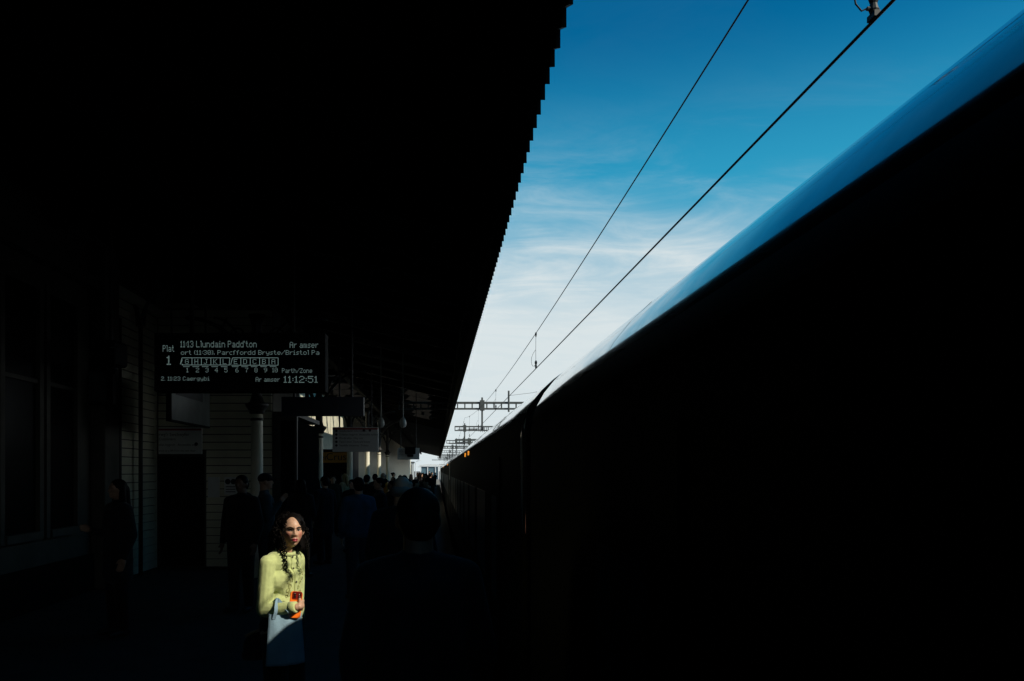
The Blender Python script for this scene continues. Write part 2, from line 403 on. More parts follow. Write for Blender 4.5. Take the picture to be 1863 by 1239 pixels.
# ------------------------------------------------------------------ columns
cm_shaft = MB().lathe([(0.17, 0.0), (0.17, 0.5), (0.15, 0.56), (0.115, 0.6), (0.105, 2.86), (0.105, 2.98)], n=28).mesh('shaft', True); cm_shaft.materials.append(M_creamc)
cm_ring = MB().lathe([(0.107, 2.86), (0.118, 2.87), (0.118, 2.90), (0.107, 2.91)], n=28).mesh('ring', True); cm_ring.materials.append(M_iron)
cm_cap = MB().lathe([(0.105, 2.98), (0.14, 3.0), (0.14, 3.04), (0.2, 3.12), (0.22, 3.17), (0.13, 3.2), (0.09, 3.35), (0.09, 4.6), (0.16, 4.8)], n=24).mesh('capital', True); cm_cap.materials.append(M_iron)
bm_ = MB(); spandrel(bm_, 0, 0, 3.2, 4.75, 1.3, r=0.04); cm_br = bm_.mesh('bracket', True); cm_br.materials.append(M_iron)
COLX = -3.3
for d, lab in ((14.6, 'cream iron column with dark capital in front of the kiosk boards'),
               (22.3, 'cream iron column in front of the orange shop fascia'), (30.1, 'bright cream iron column just past the orange fascia'),
               (37.8, 'cream iron column between the two bright ones under the white sign'), (45.4, 'thin bright cream column beside the person in orange'), (53.1, 'farthest cream iron column on the platform')):
    t = thing('iron_column', lab, 'column', (COLX, d, 0.001), group='iron columns along the platform')
    put('shaft', cm_shaft, None, t); put('ring', cm_ring, None, t); put('capital', cm_cap, None, t); put('bracket', cm_br, None, t)

# ------------------------------------------------------------------ canopy with its saw-toothed valance
VX, VZ = 0.58, HC + 2.11
PITCH = 0.182
CY0, CY1 = -62.0, 166.0
cn = thing('platform_canopy', 'long dark platform canopy with a saw-toothed valance along its edge', 'canopy', (-2.5, 0, 4.1))
cw = lambda mb, name, m, **k: wpart(mb, name, m, cn, **k)
# two unseen roof lanterns added, glazed towards the track, to let the sun in on the far columns
LY0, LY1 = 30.0, 47.0
dz_ = lambda x: 4.85 + (VX + 0.03 - x) * 0.2302 if x > -3.3 else 5.75 + (-3.3 - x) * 0.0241     # underside of the deck
def deck(x0, x1, y0, y1):
    xs = [x0] + ([-3.3] if x1 < -3.3 < x0 else []) + [x1]
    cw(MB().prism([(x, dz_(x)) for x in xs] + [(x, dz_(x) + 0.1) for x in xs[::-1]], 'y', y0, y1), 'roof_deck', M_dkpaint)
deck(VX + 0.03, WALLX - 6, CY0, LY0); deck(VX + 0.03, WALLX - 6, LY1, CY1)
deck(VX + 0.03, -0.1, LY0, LY1); deck(-1.5, -3.5, LY0, LY1); deck(-5.25, WALLX - 6, LY0, LY1)
for xa, xb, zb0, ztop in ((-5.25, -3.5, 5.86, 7.2), (-1.5, -0.1, 5.12, 6.35)):
    cw(MB().box(xa - 0.1, xb + 0.15, LY0 - 0.1, LY1 + 0.1, ztop, ztop + 0.1).box(xa - 0.1, xa, LY0 - 0.1, LY1 + 0.1, dz_(xa) + 0.1, ztop)
       .box(xa, xb, LY0 - 0.1, LY0, zb0, ztop).box(xa, xb, LY1, LY1 + 0.1, zb0, ztop), 'added_lantern', M_dkpaint)
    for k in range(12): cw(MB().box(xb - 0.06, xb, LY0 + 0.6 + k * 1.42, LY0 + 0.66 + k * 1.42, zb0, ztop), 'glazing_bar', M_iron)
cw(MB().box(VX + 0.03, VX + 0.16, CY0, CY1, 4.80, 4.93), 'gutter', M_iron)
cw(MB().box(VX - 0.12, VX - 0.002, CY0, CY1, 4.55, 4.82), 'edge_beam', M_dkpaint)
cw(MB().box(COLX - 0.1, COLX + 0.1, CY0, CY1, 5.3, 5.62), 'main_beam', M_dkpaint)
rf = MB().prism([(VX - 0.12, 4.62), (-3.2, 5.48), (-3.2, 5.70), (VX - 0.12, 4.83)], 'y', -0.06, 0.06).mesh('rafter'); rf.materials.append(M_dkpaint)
rf2 = MB().box(WALLX, -3.4, -0.06, 0.06, 5.5, 5.74).mesh('rafter'); rf2.materials.append(M_dkpaint)
for i in range(22):
    for me in (rf, rf2): put('rafter', me, None, cn, (2.5, -1.2 + i * 2.57, -4.1))
vb = [(0.0015, 0.0), (PITCH - 0.0015, 0.088), (PITCH - 0.0015, 0.74), (0.0015, 0.74)]
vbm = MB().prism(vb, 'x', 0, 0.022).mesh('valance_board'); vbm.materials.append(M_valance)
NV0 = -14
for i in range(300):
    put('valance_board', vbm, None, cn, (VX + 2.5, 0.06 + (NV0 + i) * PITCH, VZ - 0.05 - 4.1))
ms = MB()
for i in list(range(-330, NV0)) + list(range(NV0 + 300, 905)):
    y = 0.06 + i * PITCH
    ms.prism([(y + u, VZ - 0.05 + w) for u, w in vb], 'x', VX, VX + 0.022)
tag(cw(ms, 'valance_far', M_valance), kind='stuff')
# ------------------------------------------------------------------ train
HW, ZC, RB = 1.35, HC + 0.187, 0.65
def section(inset=0.0, grow=0.0):
    """half outline of a carriage, platform side to far side, as (x, z)"""
    p = [(-1.10, -0.62), (-1.28, -0.55), (-1.33, 0.2), (-1.35, 0.9), (-1.35, 1.6)]
    for a in range(0, 181, 6):
        q = R(180 - a)
        cx_, sz_ = math.cos(q), math.sin(q)
        e = 1.0
        p.append(((HW + grow) * math.copysign(abs(cx_) ** e, cx_), ZC + (RB + grow) * sz_ ** e))
    p += [(1.35, 1.6), (1.35, 0.9), (1.33, 0.2), (1.28, -0.55), (1.10, -0.62)]
    if inset:
        p = [(x * (1 - inset / HW), z_ - (inset if z_ > ZC else 0) * max(0, min(1, (z_ - ZC) / RB))) for x, z_ in p]
    return p
def shell(mb, y0, y1, rnd=0.14, depth=0.07, grow=0.0, seg=26):
    ys = []
    for k in range(7):
        t = k / 6; ys.append((y0 + rnd * t, depth * (1 - math.sqrt(max(0, 1 - (1 - t) ** 2)))))
    for k in range(1, seg): ys.append((y0 + rnd + (y1 - y0 - 2 * rnd) * k / seg, 0.0))
    for k in range(7):
        t = 1 - k / 6; ys.append((y1 - rnd * t, depth * (1 - math.sqrt(max(0, 1 - (1 - t) ** 2)))))
    n = None; vs_ = []; fs = []
    for y, ins in ys:
        sec = section(ins, grow); n = len(sec)
        vs_ += [(CX + x, y, z_) for x, z_ in sec]
    for i in range(len(ys) - 1):
        for k in range(n): fs.append((i*n+k, i*n+(k+1)%n, (i+1)*n+(k+1)%n, (i+1)*n+k))
    fs += [tuple(range(n))[::-1], tuple(range((len(ys)-1)*n, len(ys)*n))]
    return mb.add(vs_, fs)
CLEN = 25.4
def make_carriage():
    """built with its far end at y = 0 and its near end at y = -CLEN"""
    t = thing('train_carriage', 'x', 'train carriage', (CX, 0, RAIL), group='carriages of the dark green train')
    inv = Matrix.Translation((CX, 0, RAIL)).inverted()
    def p(mb, name, m, parent=t, **k):
        o = mb.build(name, m, None, **k); o.parent = parent
        if parent is t: o.matrix_parent_inverse = inv
        return o
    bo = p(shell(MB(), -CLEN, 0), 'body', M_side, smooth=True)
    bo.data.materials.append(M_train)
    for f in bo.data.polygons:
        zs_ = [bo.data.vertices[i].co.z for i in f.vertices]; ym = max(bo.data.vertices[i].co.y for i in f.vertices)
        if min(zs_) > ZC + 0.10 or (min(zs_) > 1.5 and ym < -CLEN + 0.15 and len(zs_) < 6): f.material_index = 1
    p(MB().box(CX - 1.0, CX + 1.0, -CLEN + 1.2, -1.2, RAIL + 0.25, -0.56), 'underframe', M_under)
    for yb in (-CLEN + 3.6, -3.6):
        for s in (-1, 1):
            for dy in (-1.3, 1.3):
                w = MB(); c_ = (CX + s * 0.72, yb + dy, RAIL + 0.43)
                w.tube([(c_[0] - 0.06, c_[1], c_[2]), (c_[0] + 0.06, c_[1], c_[2])], 0.42, 24)
                p(w, 'wheel', M_rail)
    for yj in (-CLEN + 3.2, -CLEN + 12, -9.2, -1.7):
        sec = [(x, z_) for x, z_ in section(0, -0.001) if z_ > ZC + 0.08]
        p(MB().tube([(CX + x, yj, z_) for x, z_ in sec], 0.0014, 5), 'roof_seam', M_trainr)
    for s in (-1, 1):
        xs = CX + s * 1.352
        for k in range(9):
            y0 = -CLEN + 3.3 + k * 2.1
            if abs(y0 + 0.8 + CLEN / 2) > 99: continue
            p(MB().box(min(xs, xs + s * 0.006), max(xs, xs + s * 0.006), y0, y0 + 1.55, 0.95, 1.75), 'window', M_tglass, bevel=0.003)
        for yd in (-CLEN + 1.55, -2.6):
            d = p(MB().box(min(xs, xs + s * 0.01), max(xs, xs + s * 0.01), yd, yd + 0.95, 0.02, 2.05), 'door', M_side)
            MB().box(min(xs + s * 0.0105, xs + s * 0.014), max(xs + s * 0.0105, xs + s * 0.014), yd + 0.2, yd + 0.75, 0.95, 1.75).build('door_window', M_tglass, d)
    p(MB().box(CX - 0.75, CX + 0.75, -0.02, 0.20, -0.35, 2.25), 'gangway', M_trubber)
    return t
def amber_pair(t, y):
    """two amber door lamps on the platform side"""
    for dy in (0.0, 1.35):
        x_ = CX - HW
        o = MB().box(x_ - 0.014, x_ + 0.01, y + dy - 0.02, y + dy + 0.02, 2.175, 2.24).build('door_lamp', M_amber, t, bevel=0.004)
        o.matrix_parent_inverse = Matrix.Translation(t.location).inverted()
car = make_carriage()
ends = [4.12, 4.34 + CLEN, 4.74 + 2 * CLEN, 5.14 + 3 * CLEN, 5.54 + 4 * CLEN, 3.72 - CLEN]
labs = ['nearest dark green carriage, its glossy roof filling the right of the picture', 'second dark green carriage, behind the gap under the overhead line',
        'third dark green carriage down the platform', 'fourth dark green carriage down the platform', 'farthest dark green carriage near the vanishing point', 'dark green carriage behind the viewer']
cars = []
for i, (e, lb) in enumerate(zip(ends, labs)):
    c = car if i == 0 else copy_tree(car)
    c.location = (CX, e, RAIL); c['label'] = lb; cars.append(c)
bpy.context.view_layer.update()
amber_pair(cars[1], 11.85)
amber_pair(cars[2], 34.6)
amber_pair(cars[2], 56.5)

# ------------------------------------------------------------------ overhead line
CWZ = HC + 1.875
def mess_z(y):
    ph = (y - 21.0 + 31.0) % 62.0 - 31.0
    return HC + 2.485 + 0.00100 * ph * ph
ol = thing('overhead_line', 'overhead line of contact wire, messenger wire and droppers above the train', 'overhead line', (CX, 21, CWZ))
oinv = Matrix.Translation(ol.location).inverted()
def op(mb, name, m, parent=ol, **k):
    o = mb.build(name, m, None, **k); o.parent = parent
    if parent is ol: o.matrix_parent_inverse = oinv
    return o
op(MB().tube([(CX, y, CWZ) for y in (-40, 0, 31, 60, 120, 200, 330)], 0.0072, 8), 'contact_wire', M_wire, smooth=True)
op(MB().tube([(CX, y, mess_z(y)) for y in [-40 + 1.0 * k for k in range(370)]], 0.0058, 8), 'messenger_wire', M_wire, smooth=True)
op(MB().tube([(CX, 2.35, CWZ), (CX, 2.40, CWZ), (CX, 3.08, CWZ), (CX, 3.13, CWZ)], [0.009, 0.018, 0.018, 0.009], 10), 'added_shadow_sleeve', M_wire)  # added out of view to cast a soft shadow band on her arm
for y in (3.32, 14.65, 24.6, 35.0, 44.5, 54, 64):
    zt = mess_z(y)
    d = op(MB().tube([(CX, y, CWZ + 0.01), (CX - 0.004, y - 0.006, (CWZ + zt) / 2), (CX, y, zt)], 0.0035, 6), 'dropper', M_wire)
    cl_ = MB().box(CX - 0.012, CX + 0.012, y - 0.03, y + 0.03, CWZ + 0.006, CWZ + 0.03)
    cl_.tube([(CX, y, CWZ + 0.02), (CX, y, CWZ + 0.045), (CX, y, CWZ + 0.07), (CX, y, CWZ + 0.10), (CX, y, CWZ + 0.125), (CX, y, CWZ + 0.15)], [0.012, 0.020, 0.014, 0.024, 0.022, 0.008], 10)
    cl_.tube([(CX + 0.02, y, CWZ + 0.045), (CX - 0.028, y, CWZ + 0.05)], 0.009, 8)
    loop = [(CX - 0.03, y, CWZ + 0.05), (CX - 0.05, y, CWZ + 0.04), (CX - 0.075, y, CWZ + 0.07), (CX - 0.085, y, CWZ + 0.13), (CX - 0.08, y, CWZ + 0.20), (CX - 0.05, y, CWZ + 0.28), (CX - 0.01, y, CWZ + 0.34)]
    cl_.tube(loop, 0.0035, 6)
    op(cl_, 'clamp', M_wire, d)
    ct = MB().tube([(CX, y, zt - 0.07), (CX, y, zt - 0.03), (CX, y, zt + 0.012)], [0.008, 0.016, 0.016], 8)
    op(ct, 'clamp', M_wire, d)

# ------------------------------------------------------------------ gantries
def gantry(y, xl, xt, lab, detail=True, second=None, zb=2.37, zt=2.67):
    g = thing('line_gantry', lab, 'gantry', (9.3, y, -1.2), group='gantries over the track')
    inv = Matrix.Translation(g.location).inverted()
    def p(mb, name, m=M_steel):
        o = mb.build(name, m, None); o.parent = g; o.matrix_parent_inverse = inv; return o
    z0, z1 = HC + zb, HC + zt
    p(MB().box(xl, 9.2, y - 0.08, y + 0.08, z1 - 0.075, z1), 'top_chord')
    p(MB().box(xl, 9.2, y - 0.08, y + 0.08, z0, z0 + 0.06), 'bottom_chord')
    x = xl + 0.02; k = 0
    while x < 9.1:
        p(MB().box(x - 0.022, x + 0.022, y - 0.07, y + 0.07, z0 + 0.06, z1 - 0.06), 'batten')
        x += 0.285; k += 1
    p(MB().box(9.2, 9.5, y - 0.15, y + 0.15, -1.2, z1 + 0.3), 'mast')
    p(MB().tube([(xt, y - 0.14, HC + 1.55), (xt, y - 0.14, z1 + 0.16)], 0.036, 10), 'drop_tube')
    p(MB().box(xt - 0.09, xt + 0.09, y - 0.20, y - 0.09, z0 - 0.05, z1 + 0.05), 'clamp')
    if second: p(MB().tube([(second, y - 0.14, z0 - 0.1), (second, y - 0.14, z1 + 0.42)], 0.036, 10), 'feeder_post')
    # registration arm with its ribbed insulators
    if detail:
        zi = HC + 1.60
        p(MB().tube([(xt - 0.95, y - 0.14, zi), (xt, y - 0.14, zi)], 0.014, 6), 'registration_arm')
        ins = MB()
        for k in range(9): ins.tube([(xt - 0.52 + k * 0.035, y - 0.14, zi), (xt - 0.50 + k * 0.035, y - 0.14, zi)], 0.035, 10)
        for k, rk in enumerate((0.05, 0.09, 0.115, 0.115, 0.115, 0.09, 0.05)): ins.tube([(xt - 0.21 + k * 0.075, y - 0.14, zi), (xt - 0.195 + k * 0.075, y - 0.14, zi)], rk, 12)
        p(ins, 'insulator', M_ins)
        p(MB().tube([(xt + 0.3, y - 0.14, zi + 0.02), (xt + 0.6, y - 0.14, zi - 0.12), (xt + 0.75, y - 0.14, zi - 0.3)], 0.012, 6), 'steady_arm')
    return g
gantry(31.0, -1.5, 1.75, 'nearest steel gantry, a ladder-like boom over the overhead line', True, 2.78)
gantry(47.8, 1.06, 1.66, 'second steel gantry with a free boom end left of its drop tube', True)
gantry(57.5, 1.3, 1.95, 'short-boomed steel gantry just past the second', True, None, 2.0, 2.28)
gantry(70.0, 0.82, 1.70, 'third steel gantry, small behind the second', True)
gantry(86.0, 0.55, 1.72, 'fourth steel gantry down the line', True, None)
gantry(78.0, 0.7, 1.9, 'low-boomed steel gantry between the third and fourth', True, None, 2.15, 2.4)
gantry(95.0, 0.45, 1.8, 'tall-boomed steel gantry before the fifth', True, 2.3, 2.6, 2.95)
gantry(117.0, 0.3, 1.8, 'low-boomed steel gantry past the fifth', False, 2.2, 2.0, 2.3)
gantry(142.0, 0.2, 1.8, 'low-boomed steel gantry past the sixth', False, 2.2, 2.0, 2.3)
gantry(106.0, 0.4, 1.72, 'fifth steel gantry down the line', True)
gantry(129.0, 0.3, 1.72, 'sixth steel gantry, tiny above the far carriages', False)
gantry(155.0, 0.1, 1.72, 'seventh steel gantry, tiny near the vanishing point', False)
gantry(190.0, -1.2, 1.72, 'farthest steel gantry beyond the end of the canopy', False)
tag(MB().tube([(2.78, 30.86, HC + 2.9), (3.7, 30.7, HC + 3.0), (4.6, 30.5, HC + 3.2), (9.2, 30.5, HC + 4.2)], 0.006, 6).build('span_wire', M_wire),
    'thin span wire rising to the right from the nearest gantry post', 'wire')
sg = thing('signal_box', 'small grey equipment box on a post beside the overhead line', 'equipment box', (2.35, 58, RAIL))
for o in (MB().box(2.24, 2.46, 57.9, 58.1, HC + 1.9, HC + 2.35).build('box', M_steel), MB().tube([(2.35, 58, RAIL), (2.35, 58, HC + 1.9)], 0.05, 8).build('post', M_steel)):
    o.parent = sg; o.matrix_parent_inverse = Matrix.Translation(sg.location).inverted()

# ------------------------------------------------------------------ unseen blocks added across the line for shade, with a sunlit gap 
def office(name_lab, x0, x1, y0, y1, h):  # unseen block, added for the shade it casts
    t = thing('added_shade_block', name_lab, 'building', ((x0 + x1) / 2, (y0 + y1) / 2, -1.25))
    wpart(MB().box(x0, x1, y0, y1, -1.25, h), 'wall', M_brick, t)
    k = 0; zz = 1.5
    while zz + 2 < h:
        wpart(MB().box(x0 - 0.03, x0 - 0.004, y0 + 0.5, y1 - 0.5, zz, zz + 1.7), 'window_band', M_glass, t); zz += 3.3
    wpart(MB().box(x0 - 0.15, x1 + 0.15, y0 + 0.01, y1 - 0.01, h + 0.003, h + 0.4), 'parapet', M_conc, t)
TA = math.tan(SUN_A)
LX, LY = -1.03, 5.36              # where the woman stands
gy = LY - TA * (20 - LX)
HALF = 0.50
office('low wide unseen block added across the railway for shade', 20, 26, gy + HALF, 13.0, 31)
office('tall unseen block added across the railway for shade', 20, 32, -29, LY - TA * (32 - LX) - HALF, 40)
lk = thing('added_shade_bridge', 'unseen bridge added between the two shade blocks to stop sun', 'bridge', (21.5, gy - 4, 22))  # added out of view to cut the sun above her head
wpart(MB().box(20, 23, LY - TA * (32 - LX) - HALF + 0.01, gy + HALF - 0.01, HC - 0.20 + SLOPE * 24.03, 31), 'deck', M_brick, lk)
wpart(MB().box(19.97, 19.995, LY - TA * (32 - LX) - HALF + 0.4, gy + HALF - 0.4, 26, 29), 'window_band', M_glass, lk)

# ------------------------------------------------------------------ departure board
BD = 8.0
a = px2w(280, 712, BD); b = px2w(592, 605, BD)
bx0, bx1, bz0, bz1 = a.x, b.x, a.z, b.z
dp = thing('departure_board', 'black departure board with pale dot-matrix lettering hanging over the platform', 'departure board', ((bx0 + bx1) / 2, BD, bz1))
dinv = Matrix.Translation(dp.location).inverted()
def dpart(mb, name, m, **k):
    o = mb.build(name, m, None, **k); o.parent = dp; o.matrix_parent_inverse = dinv; return o
dpart(MB().box(bx0, bx1, BD, BD + 0.22, bz0, bz1), 'case', M_dkpaint, bevel=0.012)
dpart(MB().box(bx0 + 0.03, bx1 - 0.03, BD - 0.004, BD - 0.001, bz0 + 0.03, bz1 - 0.03), 'screen', M_glass)
for x in (bx0 + 0.35, bx1 - 0.35): dpart(MB().tube([(x, BD + 0.11, bz1), (x, BD + 0.11, 5.3)], 0.025, 8), 'hanger', M_dkpaint)
dpart(MB().tube([(bx1 - 0.2, BD + 0.1, bz0 + 0.002), (bx1 - 0.2, BD + 0.1, bz0 - 0.05)], 0.02, 8), 'cable_gland', M_black)
G = {}
def glyphs(s):
    for ln in s.strip().split('\n'):
        ch, rows = ln.split(' ', 1); G[ch] = rows.split(' ')
glyphs("""0 .###. #...# #..## #.#.# ##..# #...# .###.
1 .#. ##. .#. .#. .#. .#. ###
2 .###. #...# ....# ..##. .#... #.... #####
3 .###. #...# ....# ..##. ....# #...# .###.
4 ...#. ..##. .#.#. #..#. ##### ...#. ...#.
5 ##### #.... ####. ....# ....# #...# .###.
6 ..##. .#... #.... ####. #...# #...# .###.
7 ##### ....# ...#. ..#.. ..#.. ..#.. ..#..
8 .###. #...# #...# .###. #...# #...# .###.
9 .###. #...# #...# .#### ....# ...#. .##..
A .###. #...# #...# ##### #...# #...# #...#
B ####. #...# #...# ####. #...# #...# ####.
C .###. #...# #.... #.... #.... #...# .###.
D ####. #...# #...# #...# #...# #...# ####.
E ##### #.... #.... ####. #.... #.... #####
G .###. #...# #.... #.### #...# #...# .###.
H #...# #...# #...# ##### #...# #...# #...#
J ..### ...#. ...#. ...#. ...#. #..#. .##..
K #...# #..#. #.#.. ##... #.#.. #..#. #...#
L #.... #.... #.... #.... #.... #.... #####
P ####. #...# #...# ####. #.... #.... #....
Z ##### ....# ...#. ..#.. .#... #.... #####
a ..... ..... .###. ....# .#### #...# .####
b #.... #.... ####. #...# #...# #...# ####.
c .... .... .### #... #... #... .###
d ....# ....# .#### #...# #...# #...# .####
e ..... ..... .###. #...# ##### #.... .###.
f ..## .#.. ###. .#.. .#.. .#.. .#..
g ..... ..... .#### #...# #...# .#### ....# .###.
h #.... #.... ####. #...# #...# #...# #...#
i .#. ... ##. .#. .#. .#. ###
l ## .# .# .# .# .# .#
m ..... ..... ##.#. #.#.# #.#.# #.#.# #.#.#
n ..... ..... ####. #...# #...# #...# #...#
o ..... ..... .###. #...# #...# #...# .###.
r .... .... #.## ##.. #... #... #...
s .... .... .### #... .##. ...# ###.
t .#.. .#.. ###. .#.. .#.. .#.. ..##
u ..... ..... #...# #...# #...# #...# .####
y ..... ..... #...# #...# #...# .#### ....# .###.
/ ....# ....# ...#. ..#.. .#... #.... #....
( .# #. #. #. #. #. .#
) #. .# .# .# .# .# #.
, . . . . . # #
. . . . . . . #
: . . # . # . .
' # # . . . . .""")
def led(s, x0p, x1p, ytop, ybot, name, bold=1.0):
    """dot-matrix lettering between two pixel columns of the board, cap height from ytop to ybot"""
    A = px2w(x0p, ybot, BD - 0.007); B = px2w(x1p, ytop, BD - 0.007)
    cols = []
    for ch in s:
        if ch == ' ': cols.append((None, 3)); continue
        g = G[ch]; cols.append((g, len(g[0]) + 1))
    n = sum(c[1] for c in cols) - 1
    sx = (B.x - A.x) / n; sz = (B.z - A.z) / 7
    mb = MB(); cx_ = 0; g_ = 0.10
    for g, w in cols:
        if g:
            for r_, row in enumerate(g):
                for c_, ch in enumerate(row):
                    if ch == '#':
                        xa = A.x + (cx_ + c_) * sx; zb_ = B.z - (r_ + 1) * sz
                        mb.add([(xa + g_*sx, BD - 0.007, zb_ + g_*sz), (xa + sx*(1-g_), BD - 0.007, zb_ + g_*sz), (xa + sx*(1-g_), BD - 0.007, zb_ + sz*(1-g_)), (xa + g_*sx, BD - 0.007, zb_ + sz*(1-g_))], [(0, 1, 2, 3)])
        cx_ += w
    dpart(mb, name, M_led)
led('Plat', 296, 317, 628, 640, 'lettering'); led('1', 303, 311, 647, 664, 'lettering')
led("11:13 Llundain Padd'ton", 328, 467, 620, 632, 'lettering'); led('Ar amser', 527, 579, 622, 633, 'lettering')
led('ort (11:30), Parcffordd Bryste/Bristol Pa', 329, 581, 637, 645.5, 'lettering')
for k, ch in enumerate('GHJKLEDCBA'):
    x = 336.5 + k * 17.15 + (3 if k >= 5 else 0)
    led(ch, x, x + 7, 653, 662.5, 'lettering')
for k, ch in enumerate(['1', '2', '3', '4', '5', '6', '7', '8', '9', '10']):
    x = 339 + k * 17.25 + (3 if k >= 5 else 0)
    led(ch, x - (2 if k == 9 else 0), x + (4 if k == 0 else 6 if k < 9 else 8), 669, 677.5, 'lettering')
led('Parth/Zone', 513, 568, 670, 678.5, 'lettering')
led('2. 11:23 Caergybi', 293, 381, 685, 692.5, 'lettering'); led('Ar amser', 465, 509, 686, 694.5, 'lettering')
led('11:12:51', 516, 578, 684, 696.5, 'lettering')
def ledline(pts, wpx=1.1):
    mb = MB()
    for (xa, ya), (xb, yb) in pts:
        A = px2w(xa, ya, BD - 0.0068); B = px2w(xb, yb, BD - 0.0068)
        dv = (B - A); nv = Vector((-dv.z, 0, dv.x)).normalized() * (wpx / 2 * BD / FPX)
        mb.add([A - nv, B - nv, B + nv, A + nv], [(0, 1, 2, 3)])
    dpart(mb, 'train_diagram', M_led)
seg = [((331, 651), (418, 651)), ((331, 664), (418, 664)), ((331, 651), (328, 663)), ((330, 662), (334, 664)), ((418, 651), (417, 664)),
       ((423, 651), (506, 651)), ((421, 664.5), (506, 664.5)), ((423, 651), (419.5, 664)), ((506, 651), (506, 664.5)), ((329, 661), (332, 654))]
seg += [((332 + k * 17.2, 651), (332 + k * 17.2, 664)) for k in range(1, 5)] + [((421 + k * 17.1, 651), (421 + k * 17.1, 664)) for k in range(1, 5)]
ledline(seg)
ledline([((333 + k * 17.2 + (3 if k >= 5 else 0), 667), (345 + k * 17.2 + (3 if k >= 5 else 0), 667)) for k in range(10)], 0.9)

# ------------------------------------------------------------------ signs
def panel(name, lab, cat, x0, x1, y0, y1, d, m, red=False, hang=True, th=0.06):
    A = px2w(x0, y1, d); B = px2w(x1, y0, d)
    t = thing(name, lab, cat, ((A.x + B.x) / 2, d, B.z))
    wpart(MB().box(A.x, B.x, d, d + th, A.z, B.z), 'panel', m, t, bevel=0.006)
    if red: wpart(MB().box(A.x + 0.005, B.x - 0.005, d - 0.006, d - 0.002, B.z - 0.055, B.z - 0.02), 'stripe', M_red, t)
    if hang:
        for x in (A.x + (B.x - A.x) * 0.15, A.x + (B.x - A.x) * 0.85): wpart(MB().tube([(x, d + th / 2, B.z), (x, d + th / 2, 5.4)], 0.018, 6), 'hanger', M_iron, t)
    return t
def words(t, s, xp, yp, d, hpx, m):
    q = px2w(xp, yp, d - 0.004)
    o = lettering(s, hpx * d / FPX * 1.35, m, None, (q.x, d - 0.004, q.z)); o.parent = t; o.matrix_parent_inverse = Matrix.Translation(t.location).inverted()
def disc(t, xp, yp, d, rpx, m):
    q = px2w(xp, yp, d); r_ = rpx * d / FPX
    wpart(MB().prism([(q.x + r_ * math.cos(k * 0.3927), q.z + r_ * math.sin(k * 0.3927)) for k in range(16)], 'y', d - 0.006, d - 0.002), 'pictogram', m, t)
WD = 15.6
t = panel('direction_sign', 'white bilingual sign with a red stripe above the dark kiosk doorway', 'sign', 288, 367, 778, 826, WD, M_white, True, False)
words(t, "rwy'r Swchwyfer", 289, 793, WD, 6, M_ink); words(t, 'Customers', 289, 801, WD, 5, M_ink)
words(t, 'allan hygyrch   Accessible way', 289, 811, WD, 4.2, M_ink); words(t, 'ewch ar y lifft from the next door', 289, 821.5, WD, 3.6, M_ink)
disc(t, 357, 808, WD, 3.2, M_ink)
d1 = 11.0
t = panel('station_sign', 'long navy hanging sign to the right under the departure board', 'sign', 512, 662, 722, 757, d1, M_navy)
words(t, 'Lifftiau', 552, 744, d1, 9, M_ink); disc(t, 610, 738, d1, 6, M_ink)
words(t, 'v', 546, 718, d1 - 0.01, 5, M_inkw)
d1 = 17.0
t = panel('information_sign', 'white hanging sign with five lines of small print beside the cream columns', 'sign', 605, 688, 777, 822, d1, M_white, True)
for k, s_ in enumerate(('Gwybodaeth Information', 'Toiledau hygyrch  Accessible toilets', 'Ffordd allan  Way out', 'Tacsi a bws  Taxis and buses', 'Swyddfa docynnau  Tickets')):
    words(t, s_, 617, 785.5 + k * 6.6, d1, 3.6, M_ink); disc(t, 612, 784 + k * 6.6, d1, 2.2, M_ink)
disc(t, 662, 783, d1, 2.4, M_ink); disc(t, 673, 783, d1, 2.4, M_ink)
d1 = 30.0
t = panel('information_sign', 'small white hanging sign with a black screen box, farthest along the canopy', 'sign', 723, 763, 815, 836, d1, M_white)
wpart(MB().box(px2w(737, 0, d1).x, px2w(756, 0, d1).x, d1 - 0.08, d1 - 0.003, px2w(0, 826, d1).z, px2w(0, 813, d1).z), 'screen_box', M_black, t)
wpart(MB().box(px2w(741, 0, d1).x, px2w(752, 0, d1).x, d1 - 0.08, d1 - 0.003, px2w(0, 831, d1).z, px2w(0, 827, d1).z), 'speaker', M_black, t)
for k in range(5): words(t, 'Platfform 1 a 2', 725, 819.3 + k * 2.8, d1, 1.8, M_ink)
# screen that hangs parallel to the wall, seen aslant
sxp, = ((311 - VPX) / FPX,)
SXW = -4.3
ya, yb = SXW / ((311 - VPX) / FPX), SXW / ((382 - VPX) / FPX)
zt_, zb_ = 3.62, HC + 90 * ya / FPX
t = thing('poster_frame', 'pale hanging panel seen aslant just under the departure board', 'panel', (SXW, (ya + yb) / 2, zt_))
wpart(MB().box(SXW - 0.08, SXW, ya, yb, zb_, zt_), 'frame', M_black, t)
wpart(MB().box(SXW + 0.002, SXW + 0.006, ya + 0.03, yb - 0.03, zb_ + 0.03, zt_ - 0.03), 'panel', M_poster, t)
wpart(MB().box(SXW + 0.008, SXW + 0.011, ya + 0.2, yb - 0.5, zb_ + 0.45, zb_ + 0.6), 'print_line', M_ink, t)
for y in (ya + 0.15, yb - 0.15): wpart(MB().tube([(SXW - 0.04, y, zt_), (SXW - 0.04, y, 5.5)], 0.018, 6), 'hanger', M_iron, t)
